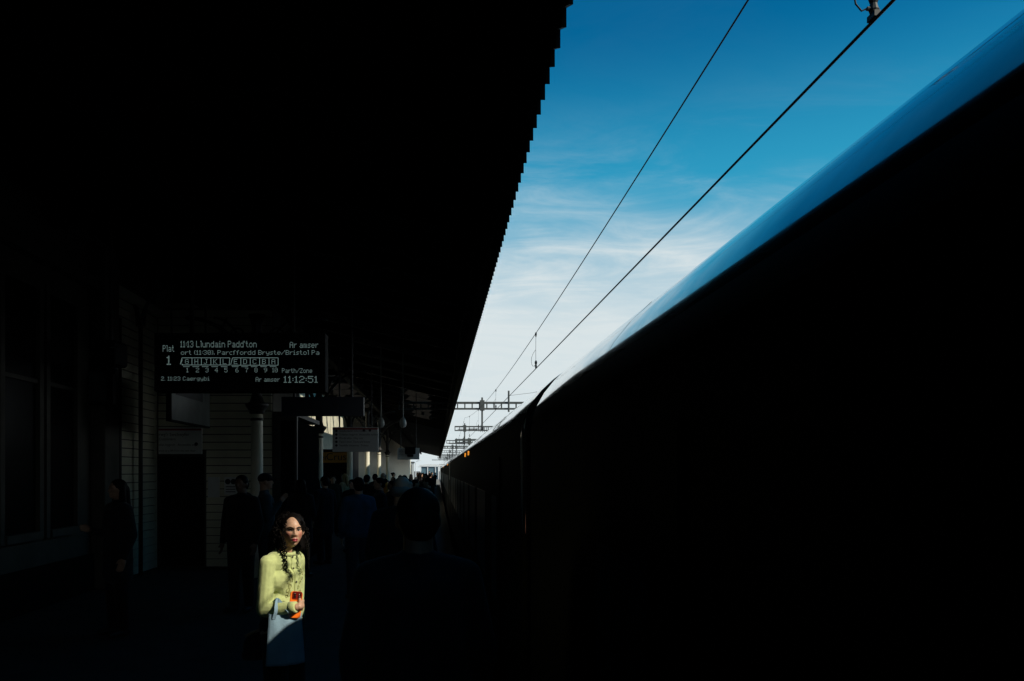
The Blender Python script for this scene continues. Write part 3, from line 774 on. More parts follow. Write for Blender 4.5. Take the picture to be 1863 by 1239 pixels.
# glowing help screen and loudspeaker at the end of the dark windows
q = px2w(182, 735, 12.2)
t = thing('help_point', 'small grey screen panel on the wall left of the boarded wall', 'screen', (q.x, 12.2, q.z))
wpart(MB().box(px2w(160, 0, 12.2).x, px2w(205, 0, 12.2).x, 12.2, 12.32, q.z, px2w(0, 673, 12.2).z), 'case', M_black, t)
wpart(MB().box(px2w(163, 0, 12.2).x, px2w(194, 0, 12.2).x, 12.19, 12.198, q.z + 0.05, px2w(0, 677, 12.2).z), 'screen', mat('dim screen', (0.05, 0.07, 0.07), 0.2), t)
q = px2w(197, 640, 11.6)
t = thing('security_camera', 'dark security camera housing with a bright glint left of the departure board', 'camera', q)
wpart(MB().box(q.x - 0.2, q.x + 0.16, 11.45, 11.95, q.z - 0.2, q.z + 0.16), 'housing', M_black, t, bevel=0.05)
wpart(MB().lathe([(0.12, -0.2), (0.11, -0.26), (0.06, -0.32), (0.01, -0.335)], (q.x, 11.65, q.z - 0.002), 16), 'dome', M_glass, t, smooth=True)
wpart(MB().tube([(q.x, 11.7, q.z + 0.16), (q.x, 11.7, 5.5)], 0.03, 8), 'hanger', M_iron, t)
wpart(MB().box(q.x + 0.1, q.x + 0.2, 11.40, 11.45, q.z + 0.02, q.z + 0.05), 'chrome_clip', mat('chrome', (0.6, 0.6, 0.6), 0.15, 1.0), t, bevel=0.01)
for xp, yp, d, lab in ((733, 772, 20, 'globe security camera on the right-hand hanging pole'), (693, 772, 20.0, 'globe security camera on the left-hand hanging pole over the white sign')):
    q = px2w(xp, yp, d)
    t = thing('globe_camera', lab, 'camera', q, group='globe cameras on poles')
    wpart(MB().lathe([(0.02, 0.17), (0.05, 0.16), (0.07, 0.10), (0.085, 0.04), (0.085, -0.02), (0.06, -0.07), (0.02, -0.095)], q, 16), 'globe', mat('camera globe', (0.55, 0.53, 0.48), 0.3), t, smooth=True)
    wpart(MB().tube([(q.x, d, q.z + 0.16), (q.x, d, 5.4)], 0.02, 8), 'pole', mat('pole grey', (0.3, 0.29, 0.26), 0.5), t)

# ------------------------------------------------------------------ bright shelter beyond the canopy
SHD = 186.0
a = px2w(764, 860, SHD); b = px2w(800, 846, SHD)
t = thing('platform_shelter', 'tiny bright white shelter at the far end of the platform', 'shelter', ((a.x + b.x) / 2, SHD, -0.5))
wpart(MB().prism([(a.x - 0.5, b.z - 0.5), (a.x, b.z + 0.05), (a.x + 2, b.z + 0.25), (b.x + 1, b.z + 0.1), (b.x + 1.2, b.z - 0.3), (b.x, b.z - 0.25), (a.x + 0.3, b.z - 0.35)], 'y', SHD, SHD + 6), 'roof', M_whitep, t)
for xx in (a.x + 0.1, a.x + 1.8, b.x - 1.0, b.x - 0.3): wpart(MB().box(xx - 0.09, xx + 0.09, SHD + 0.1, SHD + 0.3, -1.2, b.z - 0.31), 'post', M_whitep, t)
wpart(MB().box(a.x + 0.3, b.x - 0.4, SHD + 0.35, SHD + 0.4, -1.2, b.z - 0.4), 'pane', M_bglass, t)
a = px2w(752, 862, 200); b = px2w(762, 838, 200)
t = thing('lamp_post', 'pale curved lamp post beside the far white shelter', 'lamp post', (a.x + 0.6, 200, -1.2))
wpart(MB().tube([(a.x + 0.6, 200, -1.2), (a.x + 0.6, 200, b.z - 0.8), (a.x + 0.8, 200, b.z - 0.2), (a.x + 1.3, 200, b.z)], 0.10, 8), 'post', M_whitep, t)
wpart(MB().box(a.x + 1.2, a.x + 1.9, 199.8, 200.2, b.z - 0.06, b.z + 0.1), 'lamp_head', M_whitep, t)
# low white building that closes the view past the platform end
for x0p, x1p, ytop, d, lab in ((700, 752, 842, 215, 'long pale building glimpsed under the far end of the canopy'), (800, 840, 846, 260, 'low pale building beyond the end of the train')):
    a = px2w(x0p, 870, d); b = px2w(x1p, ytop, d)
    t = thing('far_building', lab, 'building', ((a.x + b.x) / 2, d, -1.25))
    wpart(MB().box(a.x, b.x, d, d + 8, -1.25, b.z), 'wall', mat('far render', (0.4, 0.42, 0.42), 0.7), t)
    wpart(MB().box(a.x - 0.2, b.x + 0.2, d - 0.2, d + 8.2, b.z + 0.003, b.z + 0.3), 'roof', M_steel, t)
    for k in range(5): 
        xx = a.x + (b.x - a.x) * (k + 0.3) / 5
        wpart(MB().box(xx, xx + (b.x - a.x) * 0.08, d - 0.03, d - 0.004, 0.6, b.z - 0.5), 'window', M_glass, t)
# ------------------------------------------------------------------ people: tools
def remesh(mb, voxel, it=3, name='body', smooth=0.5):
    me = mb.mesh(name); o = bpy.data.objects.new(name, me); COL.objects.link(o)
    r = o.modifiers.new('r', 'REMESH'); r.mode = 'VOXEL'; r.voxel_size = voxel; r.use_smooth_shade = True
    if it:
        s_ = o.modifiers.new('s', 'SMOOTH'); s_.factor = smooth; s_.iterations = it
    bpy.context.view_layer.update()
    res = bpy.data.meshes.new_from_object(o.evaluated_get(bpy.context.evaluated_depsgraph_get()))
    bpy.data.objects.remove(o); bpy.data.meshes.remove(me); res.name = name
    return res
SKIN = mat('skin', (0.42, 0.24, 0.16), 0.5, var=0.08, vscale=12)
SKIN2 = mat('darker skin', (0.16, 0.085, 0.055), 0.5, var=0.08, vscale=12)
M_hair = mat('black hair', (0.0035, 0.0026, 0.0022), 0.6, var=0.3, vscale=30, spec=0.07)
M_hairg = mat('grey hair', (0.16, 0.15, 0.14), 0.6)
M_hairb = mat('fair hair', (0.35, 0.24, 0.11), 0.5)
M_shoe = mat('black shoe leather', (0.008, 0.008, 0.008), 0.5)

def hand(mb, w, d, side, curl=0.25, k=1.0, flip=1):
    """palm and five fingers that leave wrist w along d; side = direction of the thumb"""
    w = Vector(w); d = Vector(d).normalized(); side = Vector(side); side = (side - d * side.dot(d)).normalized()
    nrm = d.cross(side).normalized() * flip
    mb.cone(w, 0.026 * k, w + d * 0.045 * k, 0.030 * k)
    for i, (off, ln) in enumerate(((0.033, 0.070), (0.011, 0.078), (-0.011, 0.072), (-0.031, 0.056))):
        mb.cone(w + d * 0.03 * k + side * off * 0.6 * k, 0.016 * k, w + d * 0.088 * k + side * off * k, 0.0115 * k)
        p = w + d * 0.088 * k + side * off * k; a = 0.15
        for s_ in range(3):
            dd = (d * math.cos(a) + nrm * math.sin(a))
            q = p + dd * ln * k * (0.45, 0.32, 0.23)[s_]
            mb.cone(p, (0.0098 - s_ * 0.0008) * k, q, (0.0090 - s_ * 0.0008) * k, 8); p = q; a += curl * (1.3 if s_ else 1)
    p = w + d * 0.022 * k + side * 0.022 * k
    q = p + (d * 0.6 + side * 0.6 + nrm * 0.35) * 0.042 * k; mb.cone(p, 0.015 * k, q, 0.0115 * k)
    mb.cone(q, 0.0112 * k, q + (d * 0.85 + side * 0.1 + nrm * 0.4) * 0.034 * k, 0.0095 * k)

POSES = {   # elbow and wrist of the right arm, then of the left (x to the right, y forward)
    'down': ((0.25, -0.03, 1.14), (0.235, 0.06, 0.89), (-0.25, -0.03, 1.14), (-0.235, 0.06, 0.89)),
    'phone': ((0.235, 0.02, 1.13), (0.09, 0.27, 1.20), (-0.25, -0.04, 1.14), (-0.235, 0.05, 0.89)),
    'strap': ((0.25, 0.0, 1.15), (0.15, 0.18, 1.36), (-0.25, -0.02, 1.14), (-0.22, 0.10, 0.90)),
}
CACHE = {}
def figure(pose):
    if pose in CACHE: return CACHE[pose]
    re, rw, le, lw = POSES[pose]
    b = MB()
    # head with jaw, nose, ears, brow
    b.ball((0, 0.0, 1.655), (0.074, 0.094, 0.098), 16, 12); b.ball((0, 0.028, 1.60), (0.055, 0.062, 0.070), 14, 10)
    b.cone((0, 0.086, 1.655), 0.012, (0, 0.104, 1.622), 0.014, 8); b.ball((0, 0.078, 1.567), (0.024, 0.018, 0.016))
    b.cone((-0.035, 0.078, 1.672), 0.012, (0.035, 0.078, 1.672), 0.012, 8); b.cone((-0.018, 0.088, 1.592), 0.008, (0.018, 0.088, 1.592), 0.008, 8)
    for s_ in (-1, 1): b.ball((s_ * 0.077, -0.008, 1.635), (0.012, 0.022, 0.033), 10, 8)
    b.cone((0, -0.02, 1.60), 0.058, (0, -0.02, 1.47), 0.060)
    b.cone((0, -0.01, 1.44), 0.075, (0, 0.0, 1.25), 0.105); b.cone((-0.075, -0.01, 1.34), 0.09, (0.075, -0.01, 1.34), 0.09); b.cone((-0.05, 0, 1.1), 0.09, (0.05, 0, 1.1), 0.09)
    b.cone((-0.07, 0, 0.95), 0.10, (0.07, 0, 0.95), 0.10); b.cone((0, 0, 1.25), 0.10, (0, 0, 0.98), 0.10)
    for sh, e, w, s_ in (((0.175, -0.01, 1.42), re, rw, 1), ((-0.175, -0.01, 1.42), le, lw, -1)):
        e = Vector(e); w = Vector(w)
        b.cone((s_ * 0.08, -0.01, 1.44), 0.055, sh, 0.055); b.cone(sh, 0.052, e, 0.040); b.cone(e, 0.040, w, 0.027)
        dr = (w - e).normalized()
        hand(b, w, dr, (-s_ * 0.3, 0.9, 0.3) if dr.z < -0.5 else (0, 0.1, 1), curl=0.3)
    for s_ in (-1, 1):
        b.cone((s_ * 0.085, 0, 0.92), 0.088, (s_ * 0.10, 0.01, 0.50), 0.056); b.cone((s_ * 0.10, 0.01, 0.50), 0.054, (s_ * 0.105, -0.02, 0.09), 0.038)
        b.cone((s_ * 0.105, -0.05, 0.045), 0.035, (s_ * 0.125, 0.13, 0.035), 0.03)
    c = {}
    for kind, hem in (('short', 0.86), ('long', 0.58)):
        k = MB(); g = 0.024
        k.cone((-0.085, -0.005, 1.36), 0.095 + g, (0.085, -0.005, 1.36), 0.095 + g); k.cone((-0.075, 0, 1.2), 0.095 + g, (0.075, 0, 1.2), 0.095 + g)
        k.cone((-0.08, 0, 1.02), 0.10 + g, (0.08, 0, 1.02), 0.10 + g); k.cone((-0.09, 0, hem + 0.11), 0.105 + g, (0.09, 0, hem + 0.11), 0.105 + g)
        for x in (-0.085, 0, 0.085): k.cone((x, -0.003, 1.37), 0.112, (x, 0, hem + 0.11), 0.126)
        if kind == 'long': k.cone((-0.085, 0, 0.85), 0.105 + g, (0.085, 0, 0.85), 0.105 + g)
        k.cone((0, -0.015, 1.40), 0.085, (0, -0.015, 1.49), 0.073)
        for sh, e, w, s_ in (((0.18, -0.01, 1.42), re, rw, 1), ((-0.18, -0.01, 1.42), le, lw, -1)):
            e = Vector(e); w = Vector(w); w2 = e + (w - e) * 0.97
            k.cone((s_ * 0.09, -0.01, 1.45), 0.065, sh, 0.072); k.cone(sh, 0.070, e, 0.056); k.cone(e, 0.056, w2, 0.040)
        c[kind] = remesh(k, 0.014, 4, 'coat')
    t = MB(); g = 0.02
    t.cone((-0.07, 0, 0.95), 0.105 + g * 0.6, (0.07, 0, 0.95), 0.105 + g * 0.6)
    for s_ in (-1, 1):
        t.cone((s_ * 0.085, 0, 0.92), 0.092 + g, (s_ * 0.10, 0.01, 0.50), 0.060 + g); t.cone((s_ * 0.10, 0.01, 0.50), 0.060 + g, (s_ * 0.105, -0.015, 0.12), 0.050 + g)
    shs = []
    for s_ in (-1, 1):
        sh_ = MB(); sh_.cone((s_ * 0.105, -0.055, 0.052), 0.046, (s_ * 0.128, 0.14, 0.042), 0.038); sh_.cone((s_ * 0.105, -0.04, 0.05), 0.048, (s_ * 0.105, -0.03, 0.11), 0.05)
        shs.append(remesh(sh_, 0.012, 2, 'shoe'))
    CACHE[pose] = dict(body=remesh(b, 0.0085, 2, 'body'), coat=c, trousers=remesh(t, 0.014, 3, 'trousers'), shoes=shs)
    return CACHE[pose]
def hair_mesh(kind):
    if kind in CACHE: return CACHE[kind]
    h = MB()
    if kind in ('short', 'long', 'bun'):
        h.ball((0, -0.014, 1.678), (0.085, 0.096, 0.088), 16, 12); h.ball((0, -0.05, 1.64), (0.080, 0.068, 0.085), 14, 10)
        if kind == 'long':
            for s_ in (-1, 1): h.cone((s_ * 0.062, -0.02, 1.66), 0.036, (s_ * 0.078, -0.02, 1.45), 0.045)
            h.cone((0, -0.07, 1.64), 0.07, (0, -0.10, 1.40), 0.06)
        if kind == 'bun': h.ball((0, -0.115, 1.70), 0.045)
    elif kind == 'cap':
        h.ball((0, -0.006, 1.690), (0.088, 0.104, 0.078), 16, 12); h.cone((-0.04, 0.09, 1.675), 0.016, (0.04, 0.09, 1.675), 0.016); h.cone((-0.03, 0.13, 1.668), 0.014, (0.03, 0.13, 1.668), 0.014)
    elif kind == 'fringe':      # hair round the sides of a bald head
        h.ball((0, -0.045, 1.635), (0.083, 0.062, 0.055), 16, 10)
    CACHE[kind] = remesh(h, 0.010, 1, 'hair'); return CACHE[kind]
def person(label, x, y, rz, height, pose, coat, hair, cc, tc_, skin=SKIN, hm=M_hair, group='people waiting on the shaded platform', scale_w=1.0):
    f = figure(pose); t = thing('person', label, 'person', (x, y, 0.002), rz, group)
    k = height / 1.755; t.scale = (k * scale_w, k * scale_w, k)
    def pt(name, me, m):
        o = bpy.data.objects.new(name, me); COL.objects.link(o); o.parent = t
        if not me.materials: me.materials.append(m)
        o.material_slots[0].link = 'OBJECT'; o.material_slots[0].material = m; return o
    pt('body', f['body'], skin); pt('coat', f['coat'][coat], cc); pt('trousers', f['trousers'], tc_)
    for s_ in f['shoes']: pt('shoe', s_, M_shoe)
    if hair: pt('cap' if hair == 'cap' else 'hair', hair_mesh(hair), hm)
    return t
def cloth(name, col): return mat(name, col, 0.85, var=0.2, vscale=8, bump=0.2, bscale=200, sheen=0.1, spec=0.2)
C_black = cloth('black cloth', (0.006, 0.006, 0.007)); C_navy = cloth('navy cloth', (0.007, 0.010, 0.017)); C_blue = cloth('blue jacket cloth', (0.012, 0.065, 0.13))
C_teal = cloth('slate blue shirt cloth', (0.025, 0.05, 0.065)); C_grey = cloth('dark grey cloth', (0.018, 0.018, 0.02)); C_or = cloth('orange jacket cloth', (0.55, 0.22, 0.04))
C_red = cloth('dark red cloth', (0.2, 0.02, 0.02)); C_beige = cloth('beige cloth', (0.4, 0.3, 0.17)); C_denim = cloth('denim', (0.02, 0.03, 0.05)); C_olive = cloth('olive cloth', (0.03, 0.03, 0.02))

def at(pxx, d): return (pxx - VPX) * d / FPX
# ------------------------------------------------------------------ the crowd
person('tall person in a long black coat, back turned, nearest in the middle', at(760, 3.25), 3.25, R(8), 1.87, 'down', 'long', 'short', C_black, C_black, SKIN2)
person('grey-haired bald person in a black coat behind the nearest tall one', at(731, 6.9), 6.9, R(-12), 1.90, 'down', 'short', 'fringe', C_black, C_navy, SKIN, M_hairg)
person('person in a bright blue jacket beneath the white five-line sign', at(652, 12.0), 12.0, R(20), 1.84, 'strap', 'short', 'short', C_blue, C_denim)
person('dark-haired person in black seen against the pale poster on the kiosk', at(439, 11.0), 11.0, R(165), 1.88, 'down', 'short', 'short', C_black, C_black, SKIN2)
cap = person('person in a dark cap and slate blue shirt beside the kiosk column', at(483, 12.0), 12.0, R(-70), 1.90, 'strap', 'short', 'cap', C_teal, C_denim, SKIN, C_black)
person('person in dark grey in front of the boarded wall at the left', at(214, 9.4), 9.4, R(140), 1.84, 'phone', 'long', 'long', C_grey, C_black)
person('person in an orange jacket in sunlight beside the thin bright column', at(697, 30.2), 30.2, R(120), 1.86, 'phone', 'short', 'fringe', C_or, C_red, SKIN, M_hairg)
person('fair-haired person in beige beside the bright cream column', at(627, 26.0), 26.0, R(60), 1.84, 'phone', 'short', 'long', C_beige, C_navy, SKIN, M_hairb)
person('person in olive with a bun in front of the orange fascia', at(606, 23.5), 23.5, R(190), 1.80, 'down', 'short', 'bun', C_olive, C_black)
person('two-tone person in black and grey left of the one in orange', at(683, 27.0), 27.0, R(-30), 1.83, 'strap', 'short', 'short', C_black, C_grey)
rr = random.Random(11)
for i, (pxx, d) in enumerate(((548, 14.5), (590, 16.5), (690, 15.0), (712, 18.5), (668, 21.0), (742, 13.0), (756, 21.0), (774, 27.0), (728, 31.0), (765, 36.0), (783, 45.0), (748, 40.0), (716, 44.0),
                              (776, 58.0), (760, 52.0), (786, 70.0), (770, 80.0), (640, 19.0), (560, 26.0), (575, 19.5), (735, 24.5), (700, 36.0), (618, 29.0), (778, 18.5), (792, 95.0), (781, 110.0))):
    person('dark-clothed person among the distant crowd on the platform', at(pxx, d), d, rr.uniform(-3.1, 3.1), rr.uniform(1.70, 1.86), rr.choice(['down', 'phone', 'strap']), rr.choice(['short', 'long']),
           rr.choice(['short', 'long', 'short', 'bun']), rr.choice([C_black, C_navy, C_grey, C_black]), rr.choice([C_black, C_denim, C_navy]), rr.choice([SKIN, SKIN2, SKIN]), M_hair, group='distant crowd on the platform')
# the capped person's backpack
q = cap.location; bd = Vector((-math.sin(R(-70)), math.cos(R(-70)), 0))
bp_ = MB(); bp_.ball((0, 0, 0), (0.17, 0.12, 0.25), 16, 12); bp_.ball((0, -0.09, -0.07), (0.12, 0.06, 0.13), 12, 10)
bo = bpy.data.objects.new('backpack', remesh(bp_, 0.014, 2, 'backpack')); COL.objects.link(bo); bo.data.materials.append(C_black)
bo.location = (q.x - bd.x * 0.27, q.y - bd.y * 0.27, 1.38); bo.rotation_euler = (0, 0, R(-70))
tag(bo, 'black backpack worn by the person in the dark cap', 'backpack')
# ------------------------------------------------------------------ the woman in the sunlight
LRZ = R(-118.0)
W_ = thing('person', 'woman with dark curly hair in a pale yellow cardigan lit by the sun', 'person', (LX - 0.006, LY + 0.02, 0.002), LRZ)
Fv = Vector((-math.sin(LRZ), math.cos(LRZ), 0)); Rv = Vector((math.cos(LRZ), math.sin(LRZ), 0))
def child(name, me, m, parent=W_, smooth=True):
    o = bpy.data.objects.new(name, me); COL.objects.link(o); o.parent = parent
    if not me.materials: me.materials.append(m)
    return o
HCN = Vector((-0.010, 0.065, 1.541)); HYAW = R(-40)        # head centre and turn (local)
HM = Matrix.Translation(HCN) @ Matrix.Rotation(HYAW, 4, 'Z') @ Matrix.Rotation(R(3), 4, 'X') @ Matrix.Scale(0.94, 4)
def face(x, z_):
    """how far the face stands forward at head coordinates x, z"""
    g = lambda v, c, w: math.exp(-((v - c) / w) ** 2)
    ax = abs(x); y = 0.0
    ramp = max(0, min(1, (0.030 - z_) / 0.055)); fall = 1 / (1 + math.exp(-(z_ + 0.034) / 0.0035))
    y += 0.030 * math.exp(-(x / (0.0085 + 0.006 * ramp)) ** 2) * (0.25 + 0.75 * ramp) * fall * (1 if z_ < 0.03 else g(z_, 0.03, 0.012))
    y += 0.008 * g(ax, 0.014, 0.006) * g(z_, -0.028, 0.007)
    y += 0.008 * g(z_, 0.026, 0.009) * math.exp(-(ax / 0.055) ** 4)
    y -= 0.016 * g(ax, 0.030, 0.017) * g(z_, 0.006, 0.012)
    y += 0.005 * g(ax, 0.042, 0.018) * g(z_, -0.022, 0.016)
    y += 0.008 * math.exp(-(x / 0.021) ** 2) * (g(z_, -0.0555, 0.0055) + 1.1 * g(z_, -0.0690, 0.0065))
    y -= 0.006 * g(z_, -0.0815, 0.006) * math.exp(-(x / 0.022) ** 2)
    y += 0.009 * math.exp(-(x / 0.022) ** 2) * g(z_, -0.098, 0.014)
    return y
def head_pt(u, v):
    """point of the head for direction angles u (round, 0 = front) and v (up)"""
    x = 0.073 * math.cos(v) * math.sin(u); yb = math.cos(v) * math.cos(u); z_ = 0.114 * math.sin(v)
    y = 0.094 * yb
    if z_ < -0.005:
        q = min(1, (-0.005 - z_) / 0.108)
        x *= 1 - 0.30 * q ** 1.6
        if yb < 0: y *= 1 - 0.45 * q
        else: y = y * (1 + 0.30 * q * q)
    if yb > 0:
        y = min(y, 0.088 + 0.0 * z_)
        y += face(x, z_) * min(1, yb * 2.2)
    return Vector((x, y, z_))
hd = MB(); NU, NV = 120, 84
vs_ = []; fs = []
for i in range(NV + 1):
    v = -math.pi / 2 + math.pi * i / NV
    for j in range(NU): vs_.append(HM @ head_pt(2 * math.pi * j / NU, v * 0.9995))
for i in range(NV):
    for j in range(NU): fs.append((i*NU+j, i*NU+(j+1)%NU, (i+1)*NU+(j+1)%NU, (i+1)*NU+j))
fs += [tuple(range(NU))[::-1], tuple(range(NV*NU, (NV+1)*NU))]
b = MB(); b.add(vs_, fs)
for s_ in (-1, 1): b.ball(HM @ Vector((s_ * 0.073, -0.008, -0.004)), (0.010, 0.018, 0.028), 10, 8)
b.cone((-0.005, 0.035, 1.49), 0.046, (0.0, 0.0, 1.38), 0.050)
RS, RE, RW = Vector((0.155, -0.01, 1.335)), Vector((0.172, -0.025, 1.03)), Vector((0.145, 0.222, 1.066))
LS, LE, LW = Vector((-0.155, -0.01, 1.335)), Vector((-0.18, -0.03, 1.06)), Vector((-0.18, 0.0, 0.84))
def torso(k, g):
    k.cone((-0.07, -0.005, 1.33), 0.070 + g, (0.07, -0.005, 1.33), 0.070 + g); k.cone((-0.065, 0.0, 1.22), 0.086 + g, (0.065, 0.0, 1.22), 0.086 + g)
    for s_ in (-1, 1): k.cone((s_ * 0.058, 0.052, 1.235), 0.045 + g, (s_ * 0.05, 0.045, 1.15), 0.04 + g)
    k.cone((0, 0.05, 1.24), 0.045 + g, (0, 0.035, 1.10), 0.05 + g)
    k.cone((-0.05, 0.0, 1.07), 0.080 + g, (0.05, 0.0, 1.07), 0.080 + g); k.cone((-0.06, 0.0, 1.00), 0.09 + g, (0.06, 0.0, 1.00), 0.09 + g)
torso(b, 0.0); b.cone((-0.08, -0.01, 0.90), 0.105, (0.08, -0.01, 0.90), 0.105)
for s_, Sx, Ex, Wx in ((1, RS, RE, RW), (-1, LS, LE, LW)):
    b.cone((s_ * 0.06, 0, 1.37), 0.045, Sx, 0.045); b.cone(Sx, 0.045, Ex, 0.036); b.cone(Ex, 0.036, Wx, 0.023)
for s_ in (-1, 1):
    b.cone((s_ * 0.085, 0, 0.87), 0.088, (s_ * 0.09, 0.015, 0.47), 0.052); b.cone((s_ * 0.09, 0.015, 0.47), 0.05, (s_ * 0.09, -0.02, 0.08), 0.034)
    b.cone((s_ * 0.09, -0.04, 0.04), 0.032, (s_ * 0.105, 0.12, 0.03), 0.026)
# right hand closed round the phone, left hand hanging beside it
hd_dir = Vector((-0.90, -0.33, -0.08))
hand(b, RW + Vector((-0.010, 0.012, 0.004)), hd_dir, (0.0, 0.1, 1), curl=0.55, k=0.86, flip=-1)
hand(b, LW, Vector((0.05, 0.2, -1)), (0.2, 1.0, 0.0), curl=0.35, k=0.86)
LSK = mat('warm skin', (0.52, 0.31, 0.20), 0.42, var=0.07, vscale=60, bump=0.10, bscale=300)
body = child('body', remesh(b, 0.0042, 2, 'body', 0.4), LSK)
# rouge on the cheeks and the tint of the hand come from the skin itself
nt_ = LSK.node_tree; bs = nt_.nodes['Principled BSDF']; bs.inputs['Subsurface Weight'].default_value = 0.08; bs.inputs['Subsurface Radius'].default_value = (0.01, 0.004, 0.002); bs.inputs['Subsurface Scale'].default_value = 0.5
base_link = bs.inputs['Base Color'].links[0].from_socket
tcn = nt_.nodes.new('ShaderNodeTexCoord'); prev = base_link
for s_ in (-1, 1):
    cp = HM @ Vector((s_ * 0.046, 0.075, -0.026))
    sb = nt_.nodes.new('ShaderNodeVectorMath'); sb.operation = 'DISTANCE'; nt_.links.new(tcn.outputs['Object'], sb.inputs[0]); sb.inputs[1].default_value = cp
    mr = nt_.nodes.new('ShaderNodeMapRange'); mr.interpolation_type = 'SMOOTHSTEP'; nt_.links.new(sb.outputs['Value'], mr.inputs[0])
    mr.inputs[1].default_value = 0.008; mr.inputs[2].default_value = 0.036; mr.inputs[3].default_value = 0.7; mr.inputs[4].default_value = 0.0
    mx = nt_.nodes.new('ShaderNodeMixRGB'); nt_.links.new(mr.outputs[0], mx.inputs[0]); nt_.links.new(prev, mx.inputs[1]); mx.inputs[2].default_value = (0.50, 0.15, 0.10, 1); prev = mx.outputs[0]
nt_.links.new(prev, bs.inputs['Base Color'])
# eyes, brows, lips
def on_face(x, z_, lift=0.0):
    yb = math.sqrt(max(0, 1 - (x / 0.073) ** 2 - (z_ / 0.114) ** 2))
    y = 0.094 * yb
    if z_ < -0.005: q = min(1, (-0.005 - z_) / 0.108); y = y * (1 + 0.30 * q * q)
    return HM @ Vector((x, min(y, 0.088) + face(x, z_) * min(1, yb * 2.2) + lift, z_))
m_eye = mat('eye white', (0.36, 0.34, 0.33), 0.2, var=0.02); m_iris = mat('dark iris', (0.012, 0.007, 0.004), 0.1, var=0.02); m_brow = mat('brow', (0.015, 0.009, 0.006), 0.7)
m_lip = mat('lipstick', (0.32, 0.035, 0.045), 0.35, var=0.05)
for s_ in (-1, 1):
    e = MB(); c_ = on_face(s_ * 0.030, 0.006, -0.004); e.ball(c_, (0.0125, 0.0125, 0.0065), 14, 10); eo = child('eye', e.mesh('eye', True), m_eye)
    i_ = MB(); i_.ball(on_face(s_ * 0.030 + 0.002, 0.006, 0.004), (0.0058, 0.0058, 0.0058), 12, 8); child('iris', i_.mesh('iris', True), m_iris, eo)
    lid = MB(); lid.tube([on_face(s_ * (0.030 + 0.0145 * t_), 0.006 + 0.0068 * (1 - t_ * t_), 0.004) for t_ in (-1, -0.6, -0.2, 0.2, 0.6, 1)], 0.0026, 6); child('eyelashes', lid.mesh('eyelashes', True), m_brow, eo)
    br_ = MB(); br_.tube([on_face(s_ * x, z_, 0.0015) for x, z_ in ((0.012, 0.022), (0.022, 0.0265), (0.034, 0.029), (0.045, 0.0265), (0.053, 0.021))], [0.0030, 0.0040, 0.0038, 0.0030, 0.0015], 6); child('eyebrow', br_.mesh('eyebrow', True), m_brow)
lp = MB(); lp.tube([on_face(x, -0.0555 - 0.0035 * (abs(x) / 0.022) ** 1.5 + (0.001 if abs(x) > 0.004 else 0), -0.0015) for x in (-0.022, -0.015, -0.007, 0, 0.007, 0.015, 0.022)], [0.001, 0.0044, 0.0055, 0.0046, 0.0055, 0.0044, 0.001], 8)
lp.tube([on_face(x, -0.0675 + 0.0075 * (abs(x) / 0.022) ** 2, -0.0015) for x in (-0.022, -0.015, -0.007, 0, 0.007, 0.015, 0.022)], [0.001, 0.0055, 0.0070, 0.0074, 0.0070, 0.0055, 0.001], 8)
child('lips', lp.mesh('lips', True), m_lip)
# cardigan
knit = mat('pale yellow knit', (0.50, 0.55, 0.23), 0.85, var=0.07, vscale=30, spec=0.15, sheen=0.2)
kt = knit.node_tree; kb = kt.nodes['Principled BSDF']; ktc = kt.nodes.new('ShaderNodeTexCoord')
vor = kt.nodes.new('ShaderNodeTexVoronoi'); vor.inputs['Scale'].default_value = 330; kt.links.new(ktc.outputs['Object'], vor.inputs['Vector'])
nz2 = kt.nodes.new('ShaderNodeTexNoise'); nz2.inputs['Scale'].default_value = 28; nz2.inputs['Detail'].default_value = 5; kt.links.new(ktc.outputs['Object'], nz2.inputs['Vector'])
ad = kt.nodes.new('ShaderNodeMath'); ad.operation = 'MULTIPLY_ADD'; kt.links.new(nz2.outputs['Fac'], ad.inputs[0]); ad.inputs[1].default_value = 2.2; kt.links.new(vor.outputs['Distance'], ad.inputs[2])
bpn = kt.nodes.new('ShaderNodeBump'); bpn.inputs['Strength'].default_value = 0.6; bpn.inputs['Distance'].default_value = 0.002; kt.links.new(ad.outputs[0], bpn.inputs['Height']); kt.links.new(bpn.outputs[0], kb.inputs['Normal'])
k = MB(); torso(k, 0.013)
k.cone((-0.02, 0.0, 1.355), 0.062, (0.02, 0.0, 1.355), 0.062)
for s_, Sx, Ex, Wx in ((1, RS, RE, RW), (-1, LS, LE, LW)):
    k.cone((s_ * 0.055, -0.005, 1.355), 0.058, Sx + Vector((0, 0, -0.004)), 0.056)
    k.cone(Sx, 0.056, Sx + (Ex - Sx) * 0.5, 0.055); k.cone(Sx + (Ex - Sx) * 0.5, 0.056, Ex + Vector((0, 0, 0.01)), 0.052)
    k.cone(Ex, 0.050, Ex + (Wx - Ex) * 0.55, 0.046); k.cone(Ex + (Wx - Ex) * 0.55, 0.046, Wx - (Wx - Ex).normalized() * 0.03, 0.036)
    # gathered folds at the crook of the arm and the slack above it
    for q in range(4):
        ctr = Ex + Vector((0, 0, 0.05 + 0.034 * q)) + (Sx - Ex) * 0.03 * q
        k.cone(ctr + Vector((-s_ * 0.022, 0.034, 0.014)), 0.022, ctr + Vector((-s_ * 0.004, 0.022, -0.012)), 0.032)
        k.cone(Ex + (Wx - Ex) * (0.12 + 0.12 * q) + Vector((0, 0.0, 0.018)), 0.030, Ex + (Wx - Ex) * (0.16 + 0.12 * q) + Vector((0, 0, -0.024)), 0.028)
cdo = child('cardigan', remesh(k, 0.0055, 2, 'cardigan', 0.4), knit)
